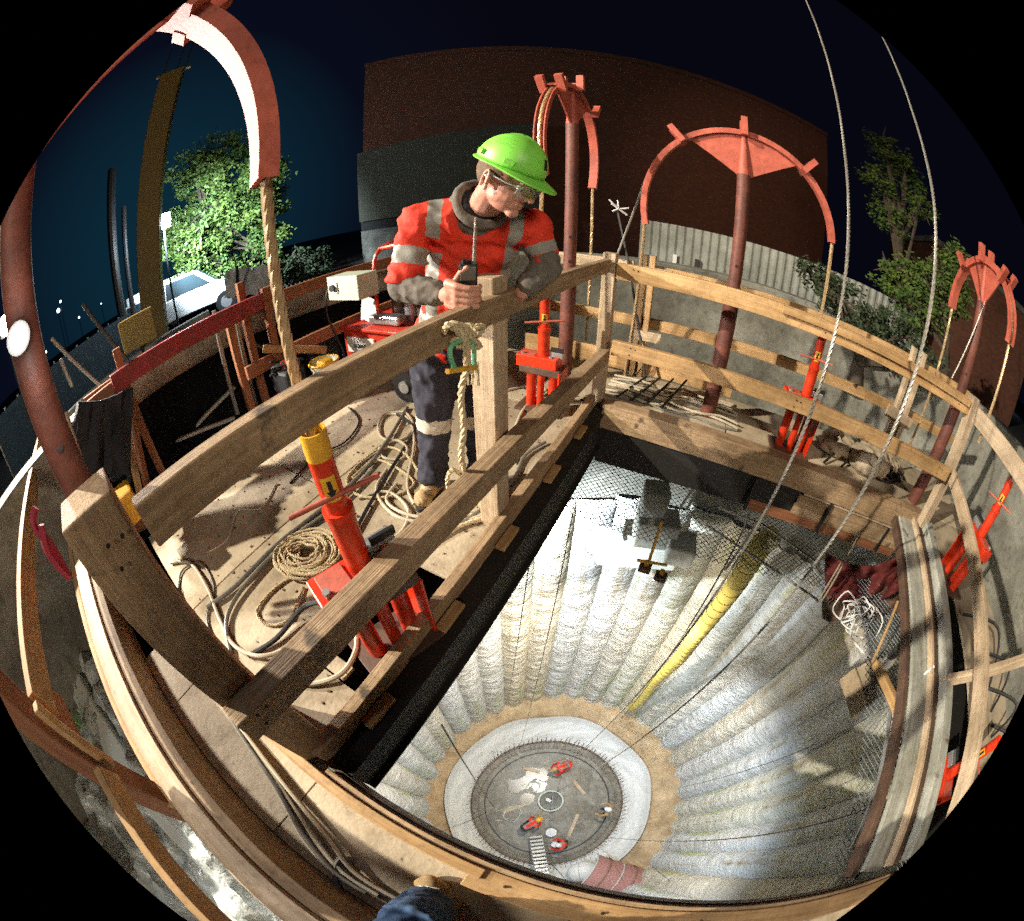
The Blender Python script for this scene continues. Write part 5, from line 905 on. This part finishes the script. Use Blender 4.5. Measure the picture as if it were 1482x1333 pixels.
tag(obj('shovel_pole', MB().tube([at(778, 1185, ZS+.8), at(785, 1172, ZS+.1)], .02, 6), 'yel'), 'yellow handled pole held toward the sump collar', 'tool')
# ================================================================== BEYOND THE COLLAR
t = thing('brick_building', (5.5, 17, -.2), 'large dark red brick building looming behind the face-on arch', 'building')
obj('wall', MB().box(V3((4.8, 19.4, 4.5)), (21.6, 6, 9.6), (V3((1,0,0)), V3((0,1,0)), ZZ)), 'brick', t)
obj('parapet', MB().box(V3((4.8, 19.4, 9.45)), (21.7, 6.1, .25), (V3((1,0,0)), V3((0,1,0)), ZZ)), 'brick', t, bevel=.03)
for k in range(0): w_ = obj('window', MB().box(V3((9.5+k*2.3, 16.37, 3.0)), (1.2, .12, 2.2), (V3((1,0,0)), V3((0,1,0)), ZZ)), 'carg', t); obj('sill', MB().box(V3((9.5+k*2.3, 16.3, 1.85)), (1.4, .3, .12), (V3((1,0,0)), V3((0,1,0)), ZZ)), 'conc', w_)
t = thing('brick_annex', (16, 9, -.2), 'lower tilted looking brick wall glimpsed behind the right hand trees', 'building'); obj('wall', MB().box(V3((20, 9.5, 2.2)), (7, 7, 5), (V3((.8,-.6,0)), V3((.6,.8,0)), ZZ)), 'brick', t); obj('coping', MB().box(V3((20, 9.5, 4.8)), (7.2, 7.2, .25), (V3((.8,-.6,0)), V3((.6,.8,0)), ZZ)), 'conc', t)
t = thing('metal_shed', (-2.4, 15, -.2), 'grey green metal clad shed in the dark behind the leaning man', 'shed')
mb = MB()
n_ = 120
mb.grid(n_, 2, lambda i, j: V3((-5.75+i*6.75/(n_-1), 15+(.008 if i % 2 else 0), 1.55+j*2.95+(i/n_)*.65*j))); obj('cladding', mb, 'shed', t)
obj('base_wall', MB().box(V3((-2.4, 15.25, .5)), (6.7, .3, 1.3), (V3((1,0,0)), V3((0,1,0)), ZZ)), 'conc', t); obj('dark_strip', MB().box(V3((-2.4, 15.3, 1.33)), (6.7, .3, .45), (V3((1,0,0)), V3((0,1,0)), ZZ)), 'steel', t)
t = thing('corrugated_fence', (4.6, 7.4, -.2), 'pale corrugated metal fence between the collar and the brick building', 'fence'); p0, p1 = V3((2.75, 8.62, 0)), V3((8.6, 4.9, 0)); X_ = (p1-p0).normalized(); Yn = V3((-X_.y, X_.x, 0)); mb = MB(); n_ = 150
mb.grid(n_, 2, lambda i, j: p0+X_*((p1-p0).length*i/(n_-1))+Yn*(.035 if (i//2) % 2 else 0)+ZZ*(-.25+j*(1.72+.0*i))); obj('panel', mb, 'corr', t)
for s_ in (.12, .19): obj('post', MB().box(p0+X_*(p1-p0).length*s_-Yn*.06+ZZ*.55, (.09, .05, .5), (X_, Yn, ZZ)), 'white' if s_ < .15 else 'dark', t)
t = thing('site_hoarding', (-8, 5, -.2), 'bluish translucent panel hoarding running along the street at the far left', 'fence'); pts = [dd(35, 580, 10), dd(90, 540, 10.5), dd(185, 455, 12)]; 
for k in range(12):
    s_ = k/12; A = dd(20+165*s_, 690-240*s_+40*math.sin(s_*3.1)*-.8, 8.5+3.5*s_); s2 = (k+1)/12; B_ = dd(20+165*s2, 690-240*s2+40*math.sin(s2*3.1)*-.8, 8.5+3.5*s2); A.z = B_.z = -.2; mb = MB(); mb.prism([A, B_, B_+V3((.03,.03,0)), A+V3((.03,.03,0))], [A+ZZ*1.35, B_+ZZ*1.35, B_+V3((.03,.03,1.35)), A+V3((.03,.03,1.35))]); pn = obj('panel', mb, 'hoard', t); obj('panel_post', MB().cyl(A, A+ZZ*1.4, .03, n=8), 'galv', pn)
# street kerb and pavement strip
mb = MB(); A = [dd(60, 640, 6.5), dd(120, 560, 7.2), dd(200, 490, 8.2), dd(300, 430, 9.5)]
t = thing('barrier_wall', dd(150, 540, 7.5), 'long pale concrete barrier below the bluish hoarding', 'barrier')
A = smooth([V3((p.x, p.y, -.2)) for p in A], 6)
for i in range(len(A)-1):
    pass
obj('barrier', MB().grid(len(A), 4, lambda i, j: A[i]+[V3((0,0,0)), V3((-.05,.03,.62)), V3((-.22,.16,.62)), V3((-.3,.2,0))][j]), 'conc2', t, sm=False)
# pickup / van behind the left rail
def vehicle(c, X_, label, cat, s=1.0, colm='carw'):
    Y_ = V3((-X_.y, X_.x, 0)); t = thing('parked_truck', c, label, cat); P = lambda x, y, z: c+X_*x*s+Y_*y*s+ZZ*z*s
    def pr(name, prof, hw, m_, par=t, bv=.03): return obj(name, MB().prism([P(x, -hw, z) for x, z in prof], [P(x, hw, z) for x, z in prof]), m_, par, bevel=bv)
    bd = pr('body', [(-2.6,.45), (2.4,.45), (2.45,.95), (1.5,1.12), (.95,1.12), (-.6,1.12), (-.62,1.0), (-2.6,1.0)], .9, colm)
    cab = pr('cab', [(-.55,1.1), (1.45,1.1), (.75,1.72), (-.45,1.74)], .84, colm)
    for s_ in (1, -1):
        obj('side_window', MB().prism([P(x, s_*.845, z) for x, z in ((-.40,1.16), (1.15,1.16), (.65,1.64), (-.35,1.66))], [P(x, s_*.855, z) for x, z in ((-.40,1.16), (1.15,1.16), (.65,1.64), (-.35,1.66))]), 'carg', cab)
        obj('headlight', MB().box(P(2.44, s_*.68, .80), (.08, .34, .16), (X_, Y_, ZZ)), 'white', bd, bevel=.01)
    obj('windscreen', MB().prism([P(x, -.74, z) for x, z in ((1.42,1.16), (.80,1.70), (.82,1.72), (1.45,1.18))], [P(x, .74, z) for x, z in ((1.42,1.16), (.80,1.70), (.82,1.72), (1.45,1.18))]), 'carg', cab)
    for x in (-1.7, 1.6):
        for s_ in (1, -1): w_ = obj('wheel', MB().cyl(P(x, s_*.78, .36), P(x, s_*.93, .36), .36*s, n=24), 'dark', t, sm=True); obj('rim', MB().cyl(P(x, s_*.90, .36), P(x, s_*.94, .36), .2*s, n=16), 'galv', w_, sm=True)
    return t, P
c = dd(262, 462, 14); c.z = -.25; vehicle(c, V3((.62, .78, 0)), 'white pickup truck parked beyond the collar under the left street light', 'truck')
c = dd(200, 440, 16); c.z = -.25; vehicle(c, V3((.75, .66, 0)), 'second pale vehicle parked farther away left of the yellow mast', 'truck', .9)
t = thing('site_container', dd(240, 410, 17), 'low white container in the street behind the pickup truck', 'container'); c = dd(240, 412, 17); c.z = .5; obj('box', MB().box(c+ZZ*.3, (3.2, 2, 1.6), (V3((.8,.6,0)), V3((-.6,.8,0)), ZZ)), 'carw', t, bevel=.03); obj('door', MB().box(c+V3((.6,-.85,.3)), (.8, .05, 1.3), (V3((.8,.6,0)), V3((-.6,.8,0)), ZZ)), 'corr', t)
t = thing('white_tarpaulin', dd(365, 400, 10.5), 'white tarpaulin draped over a fence right of the lit tree foot', 'tarpaulin'); obj('sheet', MB().grid(30, 10, lambda i, j: dd(325+i*2.6, 432-j*4.4-i*.35, 10.5)+V3((.1*math.sin(i*1.3), .15*math.sin(i*.9+j*.3), 0))), 'white', t, sm=True)
obj('post', MB().cyl(dd(345, 432, 10.3), dd(343, 385, 10.3), .04, n=8), 'dark', t)
t = thing('yellow_sign_box', dd(200, 480, 6.6), 'dull yellow steel box standing on the collar below the mast', 'box'); c = dd(200, 478, 6.6); obj('box', MB().box(c, (.62, .35, .5), (V3((.6,.8,0)), V3((-.8,.6,0)), ZZ)), 'mast', t, bevel=.02); obj('leg', MB().cyl(c-ZZ*.25, V3((c.x, c.y, -.2)), .03, n=8), 'dark', t)
t = thing('drill_mast', dd(215, 470, 11), 'tall dull yellow drill mast rising left of the bright street light', 'mast')
Q0 = [dd(203, 472, 11), dd(242, 466, 11)]; c0 = (Q0[0]+Q0[1])/2; c0.z = -.2; c1 = (dd(237, 112, 11)+dd(265, 103, 11))/2; X_ = (c1-c0).normalized(); S_ = V3((.75, .66, 0))
obj('mast_box', MB().prism([c0+S_*a+V3((-.66,.75,0))*b for a, b in ((-.33,-.3), (.33,-.3), (.33,.3), (-.33,.3))], [c1+S_*a+V3((-.66,.75,0))*b for a, b in ((-.33,-.3), (.33,-.3), (.33,.3), (-.33,.3))]), 'mast', t, bevel=.03)
obj('mast_head', MB().box(c1+ZZ*.06, (1.0, .12, .05), (S_, V3((-.66,.75,0)), ZZ)), 'mast', t)
for a in (-.3, .1, .35): obj('mast_cable', MB().tube([c1+S_*a, c1+S_*(a+.25)+ZZ*5.5], .025, 5), 'dwire', t)
for k, (x0, y0, x1, y1, D) in enumerate([(163, 245, 178, 460, 13), (180, 300, 192, 450, 14)]): tag(obj('dark_mast', MB().cyl(V3((dd(x1, y1, D).x, dd(x1, y1, D).y, -.2)), dd(x0, y0, D), .16 if k == 0 else .10, n=10), 'dark'), ['dark slim mast far left of the yellow mast', 'thin dark mast just left of the yellow mast'][k], 'mast')
# street lights
def flood(px, D, label, r, m_):
    c = dd(*px, D); b = V3((c.x, c.y, -.25)); t = thing('flood_lamp', b, label, 'flood lamp'); obj('lamp_pole', MB().cyl(b, c-ZZ*.0, .035, .03, n=12), 'dark', t, sm=True); d = (EYE-c).normalized(); sx = d.cross(ZZ).normalized(); uz = sx.cross(d)
    hd_ = obj('lamp_housing', MB().box(c-d*.06, (r*2.0, .10, r*2.0), (sx, d, uz)), 'dark', t, bevel=.01); obj('lamp_face', MB().ball(c, r, r, r), m_, hd_, sm=True); return c, d
cA, dA = flood((10, 470), 5.5, 'white flood lamp on a pole behind the red pipe at the left edge', .13, 'lampw')
cN = dd(27, 490, .80); dN = (EYE-cN).normalized(); t = thing('work_lamp', cN, 'small glaring work lamp clamped on the red pipe at the left edge', 'work lamp'); obj('lamp_face', MB().ball(cN, .016, .016, .019), 'lampw', t, sm=True); obj('lamp_shell', MB().cyl(cN-dN*.02, cN-dN*.055, .03, .02, n=16), 'dark', t, sm=True); obj('clamp', MB().box(cN-dN*.065, (.03, .03, .03)), 'dark', t); cB, dB = flood((237, 321), 12.5, 'bright blue white flood lamp in front of the lit tree', .24, 'lampb')
for k, (x, y, D, r, m_) in enumerate([(88, 437, 60, .18, 'dot'), (85, 450, 60, .3, 'dot'), (115, 460, 60, .15, 'dot'), (67, 510, 50, .15, 'dot'), (200, 430, 55, .2, 'dotr'), (170, 400, 70, .12, 'dot'), (147, 440, 65, .1, 'dot'), (1455, 530, 40, .25, 'dot'), (1471, 572, 40, .22, 'dot'), (1466, 590, 38, .18, 'dot'), (1424, 515, 40, .12, 'dot')]):
    c = dd(x, y, D); c.z = max(c.z, .3); t = thing('distant_light', c, 'x', 'light', 'tiny lights far off in the dark'); t['label'] = 'tiny far off light twinkling in the dark beyond the site'; obj('bulb', MB().ball(c, r, n=8, m=6), m_, t); obj('stem', MB().cyl(V3((c.x, c.y, -.25)), c, .05, n=5), 'dark', t)
# trees
def tree(base, ht, crowns, label, nleaf, lm, ls=.11, seed=1, cat='tree'):
    rr = random.Random(seed); t = thing('tree', base, label, cat); top = V3((sum(c[0].x for c in crowns)/len(crowns), sum(c[0].y for c in crowns)/len(crowns), base.z+ht)); mb = MB(); mb.tube(smooth([base, base.lerp(top, .4)+V3((.1,.1,0)), base.lerp(top, .75)], 5), [.16-.009*i for i in range(11)], 10)
    for c, r in crowns:
        for k in range(5):
            e = c+V3((rr.uniform(-1,1), rr.uniform(-1,1), rr.uniform(-1,1))).normalized()*r*.9; mb.tube(smooth([base.lerp(top, rr.uniform(.3,.7)), c, e], 5), [.06-.005*i for i in range(11)], 6)
    obj('trunk', mb, 'bark', t, sm=True); vs = []; fs = []
    for c, r in crowns:
        n = int(nleaf*r*r/sum(q[1]**2 for q in crowns)); sub = [(c+V3((rr.gauss(0,1), rr.gauss(0,1), rr.gauss(0,1))).normalized()*r*rr.uniform(.35, 1.0), r*rr.uniform(.16, .30)) for _ in range(26)]
        for i in range(n):
            s_, sr = rr.choice(sub); p = s_+V3((rr.gauss(0,1), rr.gauss(0,1), rr.gauss(0,.7)))*sr*.6; a = V3((rr.uniform(-1,1), rr.uniform(-1,1), rr.uniform(-.8,.5))).normalized(); b = a.orthogonal().normalized(); L = ls*rr.uniform(.6, 1.3); o = len(vs); vs += [p, p+a*L*.5+b*L*.28, p+a*L, p+a*L*.5-b*L*.28]; fs.append((o, o+1, o+2, o+3))
    me = bpy.data.meshes.new('crown'); me.from_pydata([tuple(v-base) for v in vs], [], fs); me.materials.append(M[lm]); o = bpy.data.objects.new('crown', me); o.location = base; link(o, t); return t
b0 = dd(310, 420, 16); b0.z = -.25
tree(b0, 6, [(dd(285, 260, 16), 1.3), (dd(275, 330, 15.6), 1.2), (dd(290, 375, 15.5), 1.1), (dd(330, 240, 16.5), 1.5), (dd(345, 310, 16), 1.6), (dd(375, 360, 16), 1.3), (dd(380, 270, 17), 1.6), (dd(320, 385, 15.6), 1.0)], 'big leafy tree lit bright green by the left flood lamp', 30000, 'leaf', .16, 1)
b0 = dd(1300, 470, 12); b0.z = -.25
tree(b0, 6, [(dd(1280, 215, 12), .8), (dd(1275, 265, 12), .8), (dd(1310, 250, 12.2), .8), (dd(1290, 310, 12), .7), (dd(1330, 300, 12), .6)], 'slender dark tree standing between the two bright hoist ropes', 4500, 'leaf', .13, 2)
b0 = dd(1390, 520, 9); b0.z = -.25
tree(b0, 4, [(dd(1340, 400, 9), .7), (dd(1385, 385, 9), .6), (dd(1330, 440, 8.6), .6), (dd(1295, 400, 9.2), .6), (dd(1380, 430, 8.8), .5)], 'bushy dark tree overhanging the right end of the metal fence', 5000, 'leaf', .11, 3)
b0 = dd(1250, 520, 6.6); b0.z = -.25
tree(b0, 1.6, [(dd(1220, 440, 6.7), .42), (dd(1260, 470, 6.6), .45), (dd(1300, 490, 6.5), .45), (dd(1175, 395, 7), .3), (dd(1340, 530, 6.6), .35), (dd(1200, 410, 7), .3)], 'black leafed shrub growing over the collar edge before the fence', 5200, 'dleaf', .085, 4, 'shrub')
b0 = dd(430, 410, 15); b0.z = -.25
tree(b0, 1.6, [(dd(430, 385, 15), .8), (dd(460, 385, 15), .7), (dd(395, 400, 14), .6)], 'low grey green hedge at the foot of the dark shed', 3500, 'dleaf', .14, 5, 'hedge')
# ================================================================== LIGHT, SKY, CAMERA
def lamp(name, kind, loc, e, col, tgt=None, size=.3, spot=None, blend=.5):
    L = bpy.data.lights.new(name, kind); L.energy = e; L.color = col; o = bpy.data.objects.new(name, L); COL.objects.link(o); o.location = loc
    if kind == 'AREA': L.size = size
    elif kind in ('POINT', 'SPOT'): L.shadow_soft_size = size
    if kind == 'SPOT': L.spot_size = math.radians(spot or 90); L.spot_blend = blend
    if tgt is not None: o.rotation_euler = (V3(tgt)-V3(loc)).to_track_quat('-Z', 'Y').to_euler()
    return o
lamp('mast_flood', 'SPOT', (-12.5, .3, 8.2), 14500, (1, .90, .72), (1.7, 1.5, .2), .10, 54, .5)
lamp('brick_fill', 'SPOT', (-9, -7, 8), 4600, (1, .72, .50), (12.5, 15, 3), .3, 34, .95)  # unseen lamp, added to give the brick building a dim light
lamp('near_flood', 'SPOT', cA+dA*.3, 1200, (1, .93, .86), (.6, .7, .9), .10, 78, .5)
lamp('rear_fill', 'AREA', (2.0, -6.5, 5.0), 270, (1, .86, .68), (.4, 1.6, .6), 1.6)  # soft fill added behind the photographer to lift the sides facing the camera
lamp('work_lamp_light', 'POINT', cN+dN*.10, 1.6, (1, .93, .86), size=.03)
lamp('street_flood', 'SPOT', cB+dB*.5-V3((0,0,.1)), 5200, (.72, .88, 1), (-10.6, 12.2, 1.6), .25, 104, .5)
lamp('corner_fill', 'SPOT', (-3.4, -3.0, 3.0), 90, (.90, .97, 1), (-1.7, -.9, -.8), .1, 75, .6)  # added lamp out of view, brightens kerb and sheeting at the lower left
lamp('under_deck_flood', 'SPOT', dd(755, 765, 4.1)-V3((0,0,.4)), 1500, (.80, .91, 1), (1.7, 5.6, -5.4), .08, 135, .8)
lamp('shaft_fill_low', 'SPOT', (-2.3, -1.4, -3.0), 2300, (.60, .78, 1), (5.6, .2, -13.2), .08, 66, .7)  # unseen spot added to light the lower part of the right piles
lamp('duct_fill', 'SPOT', (1.2, 2.4, -3.6), 260, (1, .95, .85), (4.4, 3.9, -4.6), .06, 60, .8)  # extra spot without a fixture, added to brighten the upper duct
lamp('shaft_fill_side', 'SPOT', (.2, -3.3, -3.2), 900, (.82, .91, 1), (1.0, 4.2, -12), .1, 76, .7)  # added fill for the lower shaft, no lamp stands there
lamp('shaft_flood_head', 'SPOT', dd(945, 830, 3.5)+V3((0,0,-.15)), 2900, (1, .91, .76), (1.2, .6, -15), .08, 100, .5)
w = bpy.data.worlds.new("World"); sc.world = w; w.use_nodes = True; nt = w.node_tree; bg = nt.nodes['Background']
tc = nt.nodes.new('ShaderNodeTexCoord'); dp = nt.nodes.new('ShaderNodeVectorMath'); dp.operation = 'DOT_PRODUCT'; dp.inputs[1].default_value = V3((-.72, .66, .12)).normalized()
nt.links.new(tc.outputs['Generated'], dp.inputs[0]); cr_ = nt.nodes.new('ShaderNodeValToRGB'); e = cr_.color_ramp.elements; e[0].position = .66; e[0].color = (.0018, .0018, .0048, 1); e[1].position = 1; e[1].color = (.003, .019, .034, 1)
x = e.new(.88); x.color = (.0022, .0032, .009, 1); nt.links.new(dp.outputs['Value'], cr_.inputs[0]); nt.links.new(cr_.outputs[0], bg.inputs[0]); bg.inputs[1].default_value = 1.0
cam = bpy.data.cameras.new('camera'); co = bpy.data.objects.new('camera', cam); COL.objects.link(co); co.location = EYE; co.rotation_euler = (math.radians(90)-PITCH, 0, 0)
cam.type = 'PANO'; cam.panorama_type = 'FISHEYE_EQUISOLID'; cam.fisheye_lens = 14.0; cam.fisheye_fov = PI; cam.sensor_width = 36; cam.clip_start = .02; cam.clip_end = 2000
sc.camera = co
sc.render.engine = 'CYCLES'; sc.cycles.use_denoising = False; sc.cycles.max_bounces = 5; sc.cycles.diffuse_bounces = 3; sc.cycles.glossy_bounces = 3; sc.cycles.sample_clamp_indirect = 1.5; sc.cycles.use_adaptive_sampling = False; sc.cycles.caustics_reflective = False; sc.cycles.caustics_refractive = False
sc.render.image_settings.color_mode = 'RGB'; sc.render.film_transparent = False
sc.view_settings.view_transform = 'Standard'; sc.view_settings.look = 'None'; sc.view_settings.exposure = 0.25; sc.view_settings.gamma = 1
bpy.data.scenes.remove(TMP)
